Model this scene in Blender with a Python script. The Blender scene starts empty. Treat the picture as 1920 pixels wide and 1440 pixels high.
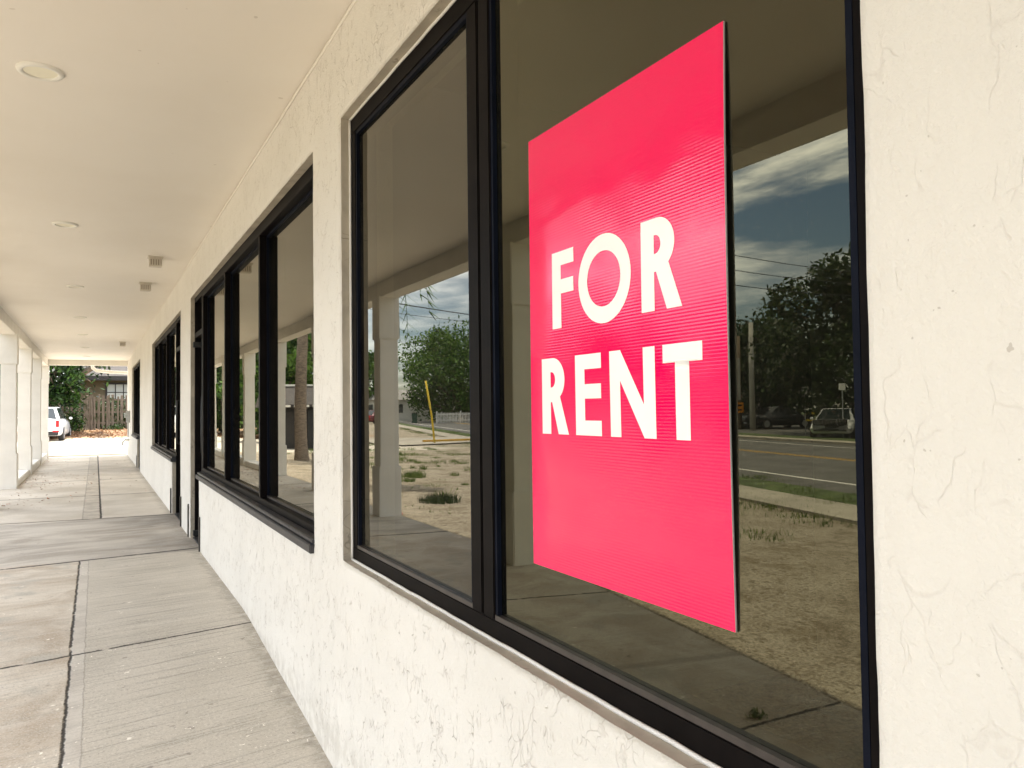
import bpy, bmesh, math, random
from mathutils import Vector, Matrix, noise
random.seed(7)
SC = bpy.context.scene
COL = SC.collection
R = math.radians
ZC = 1.39            # camera height above the pavement

# ------------------------------------------------------------------ helpers
def tag(o, label=None, cat=None, group=None, kind=None):
    if label: o['label'] = label
    if cat: o['category'] = cat
    if group: o['group'] = group
    if kind: o['kind'] = kind
    return o

def empty(name, loc=(0, 0, 0), rz=0, **k):
    o = bpy.data.objects.new(name, None); COL.objects.link(o)
    o.location = loc; o.rotation_euler = (0, 0, rz); o.empty_display_size = .2
    return tag(o, **k)

def link(name, me, mats, parent=None, smooth=False, **k):
    o = bpy.data.objects.new(name, me); COL.objects.link(o)
    for m in (mats if isinstance(mats, (list, tuple)) else [mats]): me.materials.append(m)
    if parent: o.parent = parent
    if smooth:
        for p in me.polygons: p.use_smooth = True
    return tag(o, **k)

def obj(name, bm, mats, parent=None, smooth=False, loc=None, **k):
    me = bpy.data.meshes.new(name); bm.to_mesh(me); bm.free()
    o = link(name, me, mats, parent, smooth, **k)
    if loc: o.location = loc
    return o

def bx(bm, x0, x1, y0, y1, z0, z1, bev=0, mi=0):
    r = bmesh.ops.create_cube(bm, size=1)
    vs = r['verts']
    for v in vs:
        v.co = Vector(((x0+x1)/2 + v.co.x*(x1-x0), (y0+y1)/2 + v.co.y*(y1-y0), (z0+z1)/2 + v.co.z*(z1-z0)))
    fs = list({f for v in vs for f in v.link_faces})
    for f in fs: f.material_index = mi
    if bev:
        es = list({e for v in vs for e in v.link_edges})
        bmesh.ops.bevel(bm, geom=es, offset=bev, segments=2, affect='EDGES')
    return bm

def box(*a, **k):
    bm = bmesh.new(); bx(bm, *a, **k); return bm

def boxes(lst, bev=0):
    bm = bmesh.new()
    for b in lst: bx(bm, *b, bev=bev)
    return bm

def tube(bm, pts, rad, n=10, cap=True, jit=0):
    """swept tube through pts; rad a number or list"""
    pts = [Vector(p) for p in pts]
    if not isinstance(rad, (list, tuple)): rad = [rad]*len(pts)
    rings = []
    for i, p in enumerate(pts):
        d = (pts[min(i+1, len(pts)-1)] - pts[max(i-1, 0)]).normalized()
        a = d.orthogonal() if i == 0 else (pa - d*pa.dot(d))
        a.normalize(); pa = a; b = d.cross(a)
        rings.append([bm.verts.new(p + (a*math.cos(2*math.pi*k/n) + b*math.sin(2*math.pi*k/n))*rad[i]*(1+jit*random.uniform(-1, 1))) for k in range(n)])
    for r0, r1 in zip(rings, rings[1:]):
        for k in range(n):
            bm.faces.new((r0[k], r0[(k+1) % n], r1[(k+1) % n], r1[k]))
    if cap:
        bm.faces.new(rings[0][::-1]); bm.faces.new(rings[-1])
    return bm

def lathe(bm, prof, c, axis='Z', n=24):
    """prof list of (r, h) along axis, about point c"""
    rings = []
    for r, h in prof:
        ring = []
        for k in range(n):
            a = 2*math.pi*k/n
            u, v = r*math.cos(a), r*math.sin(a)
            p = {'Z': (u, v, h), 'X': (h, u, v), 'Y': (u, h, v)}[axis]
            ring.append(bm.verts.new(Vector(c)+Vector(p)))
        rings.append(ring)
    for r0, r1 in zip(rings, rings[1:]):
        for k in range(n): bm.faces.new((r0[k], r0[(k+1) % n], r1[(k+1) % n], r1[k]))
    bm.faces.new(rings[0][::-1]); bm.faces.new(rings[-1])
    bmesh.ops.recalc_face_normals(bm, faces=bm.faces)
    return bm

# ------------------------------------------------------------------ materials
class NT:
    def __init__(s, name):
        s.m = bpy.data.materials.new(name); s.m.use_nodes = True
        s.t = s.m.node_tree; s.t.nodes.clear()
        s.out = s.t.nodes.new('ShaderNodeOutputMaterial')
        s.p = s.t.nodes.new('ShaderNodeBsdfPrincipled')
        s.t.links.new(s.p.outputs[0], s.out.inputs[0])
        s.co = s.t.nodes.new('ShaderNodeTexCoord').outputs['Object']
    def set(s, n, i, v):
        if v is None: return
        if hasattr(v, 'is_output'): s.t.links.new(v, n.inputs[i])
        else:
            if isinstance(v, (tuple, list)) and len(v) == 3 and n.inputs[i].type == 'RGBA': v = (*v, 1)
            n.inputs[i].default_value = v
    def P(s, **k):
        names = dict(color='Base Color', rough='Roughness', metal='Metallic', ior='IOR', spec='Specular IOR Level', normal='Normal', coat='Coat Weight', trans='Transmission Weight', alpha='Alpha', emis='Emission Color', es='Emission Strength')
        for a, v in k.items(): s.set(s.p, names[a], v)
        return s.m
    def math(s, op, a, b=None, c=None, clamp=False):
        n = s.t.nodes.new('ShaderNodeMath'); n.operation = op; n.use_clamp = clamp
        s.set(n, 0, a); s.set(n, 1, b); s.set(n, 2, c); return n.outputs[0]
    def xyz(s, v=None):
        n = s.t.nodes.new('ShaderNodeSeparateXYZ'); s.set(n, 0, v or s.co); return n.outputs
    def comb(s, x, y, z):
        n = s.t.nodes.new('ShaderNodeCombineXYZ'); s.set(n, 0, x); s.set(n, 1, y); s.set(n, 2, z); return n.outputs[0]
    def scale(s, sc, v=None):
        n = s.t.nodes.new('ShaderNodeVectorMath'); n.operation = 'MULTIPLY'; s.set(n, 0, v or s.co); n.inputs[1].default_value = sc; return n.outputs[0]
    def vadd(s, a, b):
        n = s.t.nodes.new('ShaderNodeVectorMath'); n.operation = 'ADD'; s.set(n, 0, a); s.set(n, 1, b); return n.outputs[0]
    def noise(s, sc, det=4, rough=.55, v=None, dist=0, col=False):
        n = s.t.nodes.new('ShaderNodeTexNoise'); s.set(n, 'Vector', v or s.co)
        n.inputs['Scale'].default_value = sc; n.inputs['Detail'].default_value = det
        n.inputs['Roughness'].default_value = rough; n.inputs['Distortion'].default_value = dist
        return n.outputs['Color' if col else 'Fac']
    def vor(s, sc, feat='F1', v=None, out='Distance'):
        n = s.t.nodes.new('ShaderNodeTexVoronoi'); n.feature = feat; s.set(n, 'Vector', v or s.co)
        n.inputs['Scale'].default_value = sc; return n.outputs[out]
    def ramp(s, f, a, b, lo=0., hi=1.):
        n = s.t.nodes.new('ShaderNodeMapRange'); n.interpolation_type = 'SMOOTHSTEP'
        s.set(n, 0, f); n.inputs[1].default_value = a; n.inputs[2].default_value = b
        n.inputs[3].default_value = lo; n.inputs[4].default_value = hi; return n.outputs[0]
    def mix(s, f, a, b, mode='MIX'):
        n = s.t.nodes.new('ShaderNodeMix'); n.data_type = 'RGBA'; n.blend_type = mode
        s.set(n, 0, f); s.set(n, 6, a); s.set(n, 7, b); return n.outputs[2]
    def bump(s, h, strength=.5, dist=.01, n0=None):
        n = s.t.nodes.new('ShaderNodeBump'); n.inputs['Strength'].default_value = strength
        n.inputs['Distance'].default_value = dist; s.set(n, 'Height', h)
        if n0 is not None: s.set(n, 'Normal', n0)
        return n.outputs[0]
    def line(s, d, w0, w1):  # 1 on the line, 0 away
        return s.ramp(s.math('ABSOLUTE', d), w0, w1, 1., 0.)

def flat(name, c, rough=.5, var=.12, sc=6, metal=0, bump=0, bsc=80, coat=0, spec=.5):
    t = NT(name)
    f = t.ramp(t.noise(sc, 5), .25, .75)
    c0 = tuple(max(0, x*(1-var)) for x in c); c1 = tuple(min(1, x*(1+var)) for x in c)
    n = t.bump(t.noise(bsc, 4), bump, .004) if bump else None
    return t.P(color=t.mix(f, c0, c1), rough=rough, metal=metal, normal=n, coat=coat, spec=spec)

def stucco():
    t = NT('stucco_cream')
    warp = t.vadd(t.co, t.scale((.16, .16, .16), t.noise(7, 3, .5, col=True)))
    sw = t.scale((1, 1.35, .62), warp)
    e = t.vor(7.5, 'DISTANCE_TO_EDGE', sw)
    e2 = t.vor(17., 'DISTANCE_TO_EDGE', sw)
    m1 = t.ramp(t.noise(4.2, 3), .52, .62)
    m2 = t.ramp(t.noise(9.2, 3), .53, .60)
    x, y, z = t.xyz()
    low = t.ramp(z, .25, 1.3, 1., .5)
    low = t.math('MULTIPLY', low, t.ramp(y, .5, 1.6, .42, 1.))
    far = t.ramp(y, .8, 2.0, .35, 1.)
    c1 = t.math('MULTIPLY', t.ramp(e, 0, .022, 1., 0.), m1)
    c2 = t.math('MULTIPLY', t.ramp(e2, 0, .04, 1., 0.), m2)
    # vertical drag marks left by the trowel
    v3 = t.vor(40, 'DISTANCE_TO_EDGE', t.scale((1, 1.2, .42), t.vadd(t.co, t.scale((.05, .05, .05), t.noise(14, 2, col=True)))))
    m3 = t.ramp(t.noise(13, 3), .56, .63)
    c3 = t.math('MULTIPLY', t.ramp(v3, 0, .05, 1., 0.), m3)
    cr = t.math('MAXIMUM', t.math('MULTIPLY', t.math('MAXIMUM', c1, c2), t.ramp(z, .7, 1.2, .55, 1.)), t.math('MULTIPLY', c3, far))
    cr = t.math('MULTIPLY', cr, low)
    big = t.noise(5, 4)
    col = t.mix(t.ramp(t.noise(1.3, 5), .3, .7), (.775, .742, .675), (.825, .793, .725))
    col = t.mix(t.math('MULTIPLY', cr, .46), col, (.33, .26, .20))
    grime = t.math('MULTIPLY', t.ramp(z, .10, -.05, 0., 1.), t.ramp(t.noise(12, 5), .4, .6))
    col = t.mix(t.math('MULTIPLY', grime, .3), col, (.42, .38, .31))
    speck = t.ramp(t.noise(55, 2), .735, .76)
    col = t.mix(t.math('MULTIPLY', speck, .45), col, (.35, .30, .24))
    h = t.math('ADD', t.math('MULTIPLY', big, .8), t.math('MULTIPLY', t.noise(110, 5, .7), .36))
    h = t.math('ADD', h, t.math('MULTIPLY', t.noise(22, 4, v=t.scale((1, 1.3, .7))), .35))
    h = t.math('SUBTRACT', h, t.math('MULTIPLY', cr, .42))
    return t.P(color=col, rough=.78, normal=t.bump(h, .8, .012), spec=.3)

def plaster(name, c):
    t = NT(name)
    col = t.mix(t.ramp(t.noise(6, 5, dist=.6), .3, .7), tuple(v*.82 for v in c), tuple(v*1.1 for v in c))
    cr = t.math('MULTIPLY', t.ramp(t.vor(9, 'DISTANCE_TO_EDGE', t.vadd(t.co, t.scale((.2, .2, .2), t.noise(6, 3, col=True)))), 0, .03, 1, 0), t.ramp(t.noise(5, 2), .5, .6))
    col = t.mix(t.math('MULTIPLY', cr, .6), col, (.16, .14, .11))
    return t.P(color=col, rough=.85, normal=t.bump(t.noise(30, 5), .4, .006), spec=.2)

def ceiling_mat():
    t = NT('ceiling_paint')
    col = t.mix(t.ramp(t.noise(.8, 4), .3, .7), (.80, .75, .675), (.83, .785, .715))
    speck = t.ramp(t.noise(18, 1), .80, .815)
    col = t.mix(t.math('MULTIPLY', speck, .4), col, (.4, .34, .27))
    x, y, z = t.xyz()
    h = t.math('ADD', t.noise(1.5, 3, v=t.scale((.7, 1.6, 1))), t.math('MULTIPLY', t.noise(120, 3), .04))
    return t.P(color=col, rough=.6, normal=t.bump(h, .35, .03), spec=.3)

def concrete():
    t = NT('walkway_concrete')
    x, y, z = t.xyz()
    wob = t.math('MULTIPLY', t.math('SUBTRACT', t.noise(9, 5), .5), .022)
    wob2 = t.math('MULTIPLY', t.math('SUBTRACT', t.noise(28, 3), .5), .010)
    w = t.math('ADD', t.math('ADD', wob, wob2), t.math('MULTIPLY', t.math('SUBTRACT', t.noise(90, 2), .5), .010))
    left = t.ramp(x, -.13, -.12, 1., 0.)
    near = t.ramp(y, 8.44, 8.46, 1., 0.)
    far = t.ramp(y, 11.62, 11.66)
    mid = t.math('SUBTRACT', t.math('SUBTRACT', 1., near), far)
    yy = t.math('SUBTRACT', y, t.math('MULTIPLY', x, .16))
    # brushed streaks running across the walk
    br = t.noise(1, 6, .72, v=t.comb(t.math('MULTIPLY', x, 1.3), t.math('MULTIPLY', yy, 42.), 0.))
    br2 = t.noise(1, 3, .6, v=t.comb(t.math('MULTIPLY', x, .8), t.math('MULTIPLY', yy, 9.), 3.))
    grain = t.noise(95, 4, .8)
    base = t.mix(t.ramp(t.noise(1.6, 5), .3, .7), (.385, .355, .305), (.45, .415, .36))
    warm = t.mix(t.ramp(t.noise(1.9, 6, .62, dist=.8), .35, .65), (.36, .30, .235), (.50, .455, .39))
    warm = t.mix(t.ramp(t.noise(2.6, 4, v=t.vadd(t.co, (5, 3, 0))), .55, .7), warm, (.36, .335, .29))
    c = t.mix(t.math('MULTIPLY', left, near), base, warm)
    fcol = t.mix(t.ramp(t.noise(1.2, 5), .3, .7), (.40, .36, .30), (.53, .49, .43))
    c = t.mix(far, c, fcol)
    dk = t.mix(t.ramp(t.noise(1.1, 5, dist=.5, v=t.comb(t.math('MULTIPLY', x, 1.), t.math('MULTIPLY', yy, 2.4), 0.)), .38, .62), (.30, .27, .235), (.43, .40, .355))
    c = t.mix(mid, c, dk)
    damp = t.math('MULTIPLY', t.math('MULTIPLY', mid, t.ramp(x, -.1, .7)), t.ramp(t.noise(2, 4), .3, .6))
    c = t.mix(t.math('MULTIPLY', damp, .5), c, (.12, .11, .10))
    st = t.math('MULTIPLY', t.math('SUBTRACT', 1., left), near)
    amp = t.math('ADD', .38, t.math('MULTIPLY', st, .6))
    c = t.mix(t.math('MULTIPLY', t.ramp(br, .50, .37), amp), c, (.27, .25, .215))
    c = t.mix(t.math('MULTIPLY', t.ramp(br2, .56, .7), .4), c, (.52, .49, .44))
    c = t.mix(t.math('MULTIPLY', t.ramp(grain, .48, .7), .6), c, (.58, .55, .50))
    c = t.mix(t.math('MULTIPLY', t.ramp(t.noise(75, 4, .8), .52, .66), .55), c, (.20, .18, .155))
    # strip beside the long joint
    stripn = t.math('MULTIPLY', t.math('MULTIPLY', t.ramp(x, -.125, -.12), t.ramp(x, -.052, -.05, 1., 0.)), near)
    c = t.mix(t.math('MULTIPLY', stripn, .45), c, t.mix(t.ramp(t.noise(4, 3), .4, .6), (.37, .34, .31), (.50, .47, .43)))
    stripf = t.math('MULTIPLY', t.math('MULTIPLY', t.ramp(x, -.15, -.14), t.ramp(x, .066, .07, 1., 0.)), far)
    c = t.mix(t.math('MULTIPLY', stripf, .7), c, t.mix(t.ramp(t.noise(5, 4), .4, .6), (.30, .27, .23), (.44, .40, .34)))
    # spots
    s1 = t.math('MULTIPLY', t.ramp(t.vor(9, v=t.vadd(t.co, t.scale((.06, .06, .06), t.noise(25, 2, col=True)))), .10, .14, 1., 0.), t.ramp(t.noise(2.7, 2), .55, .6))
    c = t.mix(t.math('MULTIPLY', s1, .6), c, (.17, .15, .13))
    wv = t.vadd(t.co, t.scale((.12, .12, .12), t.noise(16, 3, col=True)))
    s2 = t.math('MULTIPLY', t.ramp(t.vor(6.3, v=t.vadd(wv, (3.1, 1.7, 0))), .085, .10, 1., 0.), t.ramp(t.noise(3.3, 3, v=t.vadd(t.co, (9, 9, 0))), .56, .60))
    s3 = t.math('MULTIPLY', t.ramp(t.vor(24, v=wv), .14, .17, 1., 0.), t.ramp(t.noise(4.1, 3), .58, .63))
    wh = t.math('MULTIPLY', t.math('MAXIMUM', s2, s3), t.ramp(y, 8.0, 8.6, 1., 0.))
    c = t.mix(t.math('MULTIPLY', wh, .8), c, (.78, .75, .68))
    c = t.mix(1., c, (1.24, 1.225, 1.20), 'MULTIPLY')
    # joints
    def cut(d, a, b): return t.line(t.math('ADD', d, w), a, b)
    jl = []
    jl.append(t.math('MULTIPLY', cut(t.math('ADD', x, .125), .003, .012), near))
    jl.append(t.math('MULTIPLY', cut(t.math('SUBTRACT', x, .07), .008, .018), far))
    for yj, k in ((5.32, .16), (8.45, .15), (2.93, .0), (11.65, -.10), (14.9, -.05), (18.3, 0), (21.8, 0), (25.2, 0)):
        d = t.math('SUBTRACT', t.math('SUBTRACT', y, yj), t.math('MULTIPLY', x, k))
        jl.append(cut(d, .004 if yj < 8 else .012, .016 if yj < 8 else .035))
    soft = t.math('MULTIPLY', cut(t.math('SUBTRACT', yy, 3.93), .015, .05), left)
    thin = [t.math('MULTIPLY', cut(t.math('ADD', x, .05), .001, .006), near), t.math('MULTIPLY', cut(t.math('ADD', x, .146), .004, .012), far), soft]
    j = jl[0]
    for q in jl[1:]: j = t.math('MAXIMUM', j, q)
    th = t.math('MAXIMUM', t.math('MAXIMUM', thin[0], thin[1]), thin[2])
    brk = t.ramp(t.noise(12, 4), .30, .42)
    c = t.mix(t.math('MULTIPLY', th, .4), c, (.16, .14, .12))
    c = t.mix(t.math('MULTIPLY', t.math('MULTIPLY', j, brk), .95), c, (.028, .024, .02))
    # dirt along the foot of the wall
    ed = t.math('MULTIPLY', t.ramp(t.math('ADD', x, t.math('MULTIPLY', t.math('SUBTRACT', t.noise(9, 5), .5), .22)), .80, .90), t.ramp(t.noise(16, 4), .32, .55))
    c = t.mix(t.math('MULTIPLY', ed, .38), c, (.19, .165, .13))
    h = t.math('ADD', t.math('MULTIPLY', br, .5), t.math('MULTIPLY', grain, .3))
    h = t.math('SUBTRACT', h, t.math('MULTIPLY', j, 2.2))
    return t.P(color=c, rough=.82, normal=t.bump(h, .5, .005), spec=.3)

def gravel():
    t = NT('sandy_gravel')
    x, y, z = t.xyz()
    f = t.noise(2.2, 6, .6)
    c = t.mix(t.ramp(f, .35, .65), (.33, .27, .19), (.55, .48, .37))
    st = t.vor(38, v=t.co, out='Color')
    c = t.mix(.55, c, t.mix(t.ramp(t.noise(46, 3), .3, .7), (.16, .125, .085), (.66, .59, .48)))
    dk = t.ramp(t.noise(14, 4), .52, .66)
    c = t.mix(t.math('MULTIPLY', dk, .55), c, (.13, .10, .065))
    pt = t.math('MULTIPLY', t.ramp(t.noise(1.7, 6, .7), .50, .62), t.ramp(x, -1.7, -2.6))
    c = t.mix(t.math('MULTIPLY', pt, .5), c, (.16, .115, .065))
    tw = t.ramp(t.noise(1, 3, v=t.scale((70, 18, 1))), .62, .7)
    c = t.mix(t.math('MULTIPLY', tw, .6), c, (.09, .065, .04))
    gr = t.math('MULTIPLY', t.ramp(t.noise(.45, 5, .65), .56, .64), t.ramp(x, -3, -6))
    c = t.mix(t.math('MULTIPLY', gr, .75), c, (.10, .13, .035))
    # bright crushed shell drive beyond the walkway, brown leaf mulch by the fence
    drive = t.math('MULTIPLY', t.ramp(y, 28.2, 29), t.ramp(x, -12, -9))
    shell = t.mix(t.ramp(t.noise(3, 6), .3, .7), (.62, .55, .45), (.78, .72, .62))
    c = t.mix(t.math('MULTIPLY', drive, .9), c, shell)
    grs = t.math('MULTIPLY', t.ramp(t.math('ADD', y, t.math('MULTIPLY', t.noise(.5, 4), 3.)), 45.5, 46.8), t.ramp(x, -14, -12))
    c = t.mix(grs, c, t.mix(t.ramp(t.noise(4, 5), .35, .65), (.28, .15, .07), (.46, .34, .22)))
    back = t.ramp(x, -26, -30)
    c = t.mix(back, c, t.mix(t.ramp(t.noise(.3, 4), .4, .6), (.10, .10, .09), (.10, .13, .05)))
    h = t.math('ADD', t.noise(60, 4), t.math('MULTIPLY', t.vor(45), .6))
    return t.P(color=c, rough=.95, normal=t.bump(h, .8, .03), spec=.1)

def glass(name, tint=(.42, .43, .36), dirt=.010, gc=(.97, .94, .82), ior=1.88):
    t = NT(name)
    t.t.nodes.remove(t.p)
    tr = t.t.nodes.new('ShaderNodeBsdfTransparent'); tr.inputs[0].default_value = (*tint, 1)
    gl = t.t.nodes.new('ShaderNodeBsdfGlossy'); gl.inputs['Roughness'].default_value = 0.0
    gl.inputs[0].default_value = (*gc, 1)
    wv = t.bump(t.noise(1.1, 1), .03, .02)
    t.t.links.new(wv, gl.inputs['Normal'])
    fr = t.t.nodes.new('ShaderNodeFresnel'); fr.inputs[0].default_value = ior
    mx = t.t.nodes.new('ShaderNodeMixShader')
    gm = t.t.nodes.new('ShaderNodeNewGeometry')
    t.t.links.new(t.math('MULTIPLY', fr.outputs[0], t.math('SUBTRACT', 1., gm.outputs['Backfacing'])), mx.inputs[0]); t.t.links.new(tr.outputs[0], mx.inputs[1]); t.t.links.new(gl.outputs[0], mx.inputs[2])
    df = t.t.nodes.new('ShaderNodeBsdfDiffuse'); df.inputs[0].default_value = (.55, .5, .4, 1)
    m2 = t.t.nodes.new('ShaderNodeMixShader')
    d = t.math('ADD', t.math('MULTIPLY', t.ramp(t.noise(130, 3), .62, .72), .07), dirt)
    d = t.math('MULTIPLY', d, t.ramp(t.noise(1.3, 4), .3, .7, .5, 1.4))
    t.t.links.new(d, m2.inputs[0]); t.t.links.new(mx.outputs[0], m2.inputs[1]); t.t.links.new(df.outputs[0], m2.inputs[2])
    t.t.links.new(m2.outputs[0], t.out.inputs[0])
    return t.m

def sign_red():
    t = NT('glossy_corrugated_plastic')
    x, y, z = t.xyz()
    ph = t.math('MULTIPLY', z, 2*math.pi/.0066)
    fl = t.math('SINE', t.math('ADD', ph, t.math('MULTIPLY', t.noise(3, 3), 1.2)))
    amp = t.ramp(t.noise(4, 3, v=t.scale((1, 1, 3))), .35, .65, .45, 1.)
    h = t.math('ADD', t.math('MULTIPLY', fl, t.math('MULTIPLY', amp, .000068)), t.math('MULTIPLY', t.noise(600, 2), .00003))
    n = t.t.nodes.new('ShaderNodeBump'); n.inputs['Strength'].default_value = 1; n.inputs['Distance'].default_value = 1.
    t.set(n, 'Height', h)
    return t.P(color=(.93, .0, .10), rough=.022, normal=n.outputs[0], spec=.45)

def sign_white():
    t = NT('sign_white_ink')
    return t.P(color=t.mix(t.ramp(t.noise(5, 3), .3, .7), (.93, .91, .86), (.97, .955, .91)), rough=.35, spec=.4)

def leafmat(name, a, b, c=None):
    t = NT(name)
    oi = t.t.nodes.new('ShaderNodeNewGeometry')
    f = t.math('ADD', t.math('MULTIPLY', oi.outputs['Random Per Island'], .65), t.math('MULTIPLY', t.noise(.55, 3), .5))
    col = t.mix(t.ramp(f, .2, .95), a, b)
    if c: col = t.mix(t.ramp(oi.outputs['Random Per Island'], .9, .93), col, c)
    m = t.P(color=col, rough=.5, spec=.35)
    tl = t.t.nodes.new('ShaderNodeBsdfTranslucent'); t.set(tl, 0, col)
    mx = t.t.nodes.new('ShaderNodeMixShader'); mx.inputs[0].default_value = .3
    t.t.links.new(t.p.outputs[0], mx.inputs[1]); t.t.links.new(tl.outputs[0], mx.inputs[2]); t.t.links.new(mx.outputs[0], t.out.inputs[0])
    return m

def bark(name, c, sc=(6, 6, 1.2)):
    t = NT(name)
    n = t.noise(3, 6, .65, v=t.scale(sc))
    return t.P(color=t.mix(t.ramp(n, .3, .7), tuple(v*.45 for v in c), c), rough=.9, normal=t.bump(n, .8, .03), spec=.2)

def shingle(name, c):
    t = NT(name)
    n = t.t.nodes.new('ShaderNodeTexBrick'); t.set(n, 'Vector', t.scale((1, 1, 1)))
    n.inputs['Scale'].default_value = 4; n.inputs['Color1'].default_value = (*c, 1); n.inputs['Color2'].default_value = (*[v*.65 for v in c], 1)
    n.inputs['Mortar'].default_value = (*[v*.3 for v in c], 1)
    return t.P(color=t.mix(t.ramp(t.noise(2, 4), .3, .7, 0, .5), n.outputs[0], tuple(v*1.2 for v in c)), rough=.9)

def wood_grey():
    t = NT('weathered_wood')
    n = t.noise(1, 6, .65, v=t.scale((26, 26, 1.6)))
    c = t.mix(t.ramp(n, .3, .7), (.075, .06, .047), (.27, .225, .18))
    geo = t.t.nodes.new('ShaderNodeNewGeometry')
    c = t.mix(t.math('MULTIPLY', geo.outputs['Random Per Island'], .55), c, (.14, .11, .08))
    x, y, z = t.xyz()
    c = t.mix(t.math('MULTIPLY', t.ramp(t.noise(1.3, 4), .55, .65), .7), c, (.055, .06, .03))
    return t.P(color=c, rough=.9, normal=t.bump(n, .5, .01), spec=.15)

M = {}
M['stucco'] = stucco()
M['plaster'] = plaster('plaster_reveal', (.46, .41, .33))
M['ceil'] = ceiling_mat()
M['conc'] = concrete()
M['kerb'] = flat('kerb_concrete', (.50, .46, .39), .9, .2, 3, bump=.5)
M['gravel'] = gravel()
M['column'] = flat('column_paint', (.78, .755, .70), .7, .05, 3, bump=.5, bsc=40)
M['beam'] = flat('beam_paint', (.76, .73, .67), .65, .05, 3, bump=.25, bsc=40)
M['frame'] = flat('bronze_black_aluminium', (.0065, .0052, .005), .45, .25, 8, bump=.05, spec=.04)
M['navy'] = flat('dark_navy_gasket', (.005, .007, .014), .5, .2, 8, spec=.06)
M['lip'] = flat('bronze_glazing_lip', (.055, .047, .043), .35, .2, 30, metal=.3)
M['sill'] = flat('weathered_bronze_sill', (.035, .034, .037), .42, .3, 20, metal=.2, bump=.3)
M['glass'] = glass('tinted_window_glass')
M['glassg'] = glass('olive_tinted_glass', (.42, .44, .34), .010, (.93, .89, .64), 1.84)
M['glassi'] = glass('inner_dark_glass', (.30, .30, .25), .004, (.85, .84, .74), 1.5)
M['glassb'] = glass('bronze_tinted_glass', (.3, .29, .26), .006)
M['red'] = sign_red()
M['white'] = sign_white()
M['whiteplastic'] = flat('white_plastic', (.80, .78, .72), .5, .04, 4)
M['fixture'] = flat('aged_white_fixture', (.60, .55, .47), .5, .06, 20)
M['lens'] = flat('cream_diffuser', (.84, .80, .64), .4, .03, 4)
M['slot'] = flat('dark_slot', (.30, .26, .21), .8)
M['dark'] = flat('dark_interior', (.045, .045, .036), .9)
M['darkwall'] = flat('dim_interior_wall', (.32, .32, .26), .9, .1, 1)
M['asphalt'] = flat('asphalt', (.12, .115, .105), .9, .25, 1.2, bump=.4, bsc=60)
M['pave'] = flat('street_pavement', (.40, .36, .29), .9, .2, 1.5, bump=.3)
M['roadwhite'] = flat('road_paint_white', (.72, .70, .64), .8, .12, 5)
M['roadyellow'] = flat('road_paint_yellow', (.62, .36, .05), .8, .15, 5)
M['grassg'] = flat('verge_grass_ground', (.075, .105, .03), .95, .5, 3, bump=.8, bsc=30)
M['blade'] = leafmat('grass_blades', (.07, .12, .02), (.20, .26, .06))
M['leaf'] = leafmat('broad_green_leaves', (.018, .06, .010), (.13, .24, .035))
M['leafbig'] = leafmat('glossy_big_leaves', (.004, .013, .004), (.055, .12, .018))
M['leafdark'] = leafmat('dark_oak_leaves', (.010, .026, .008), (.06, .095, .025))
M['leafbrown'] = leafmat('dry_fallen_leaves', (.16, .07, .03), (.36, .19, .09), (.45, .12, .05))
M['litter'] = leafmat('orange_leaf_litter', (.20, .10, .05), (.40, .24, .13))
M['bark'] = bark('tree_bark', (.22, .17, .125))
M['palmbark'] = bark('palm_trunk_bark', (.34, .27, .21), (3, 3, 9))
M['wood'] = wood_grey()
M['shingle'] = shingle('grey_brown_shingles', (.075, .065, .058))
M['shinglel'] = shingle('pale_grey_shingles', (.40, .38, .36))
M['housewall'] = flat('olive_beige_wall', (.12, .10, .06), .85, .12, 3)
M['housedark'] = flat('dark_brown_trim', (.022, .018, .016), .6)
M['housewhite'] = flat('white_siding', (.75, .74, .70), .7, .04, 3)
M['blueroof'] = flat('blue_metal_roof', (.16, .26, .33), .4, .08, 4)
M['blind'] = flat('pale_window_blind', (.44, .47, .44), .3, .06, 4)
M['carwhite'] = flat('white_car_paint', (.84, .84, .83), .22, .02, 4, coat=.6)
M['carred'] = flat('dark_red_car_paint', (.14, .012, .018), .22, .05, 4, coat=.6)
M['cardark'] = flat('black_car_paint', (.02, .022, .025), .22, .05, 4, coat=.6)
M['carglass'] = flat('car_glass', (.018, .024, .026), .06, .1, 3, spec=.9)
M['blacktrim'] = flat('black_car_trim', (.018, .018, .019), .5)
M['tyre'] = flat('tyre_rubber', (.02, .02, .02), .8)
M['rim'] = flat('wheel_alloy', (.45, .45, .46), .3, .05, 4, metal=.8)
M['tail'] = flat('red_tail_lens', (.60, .015, .02), .15, .1, 6)
M['lamp'] = flat('clear_headlamp', (.70, .72, .74), .1, .1, 6)
M['plate'] = flat('licence_plate', (.62, .62, .66), .4)
M['yellow'] = flat('yellow_plastic_pole', (.70, .50, .03), .45, .06, 4)
M['orange'] = flat('orange_sign_face', (.90, .33, .02), .4, .05, 4)
M['black'] = flat('black_paint', (.012, .012, .012), .5)
M['pole'] = flat('pale_concrete_pole', (.46, .44, .39), .85, .12, 2)
M['polewood'] = bark('utility_pole_wood', (.26, .20, .14))
M['metal'] = flat('galvanised_metal', (.42, .42, .40), .4, .08, 6, metal=.6)
M['cable'] = flat('black_cable', (.02, .02, .02), .6)
M['skinpink'] = flat('pink_shoe_fabric', (.62, .30, .26), .7, .1, 20)
M['edge'] = flat('sign_core_edge', (.84, .83, .80), .6)

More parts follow.
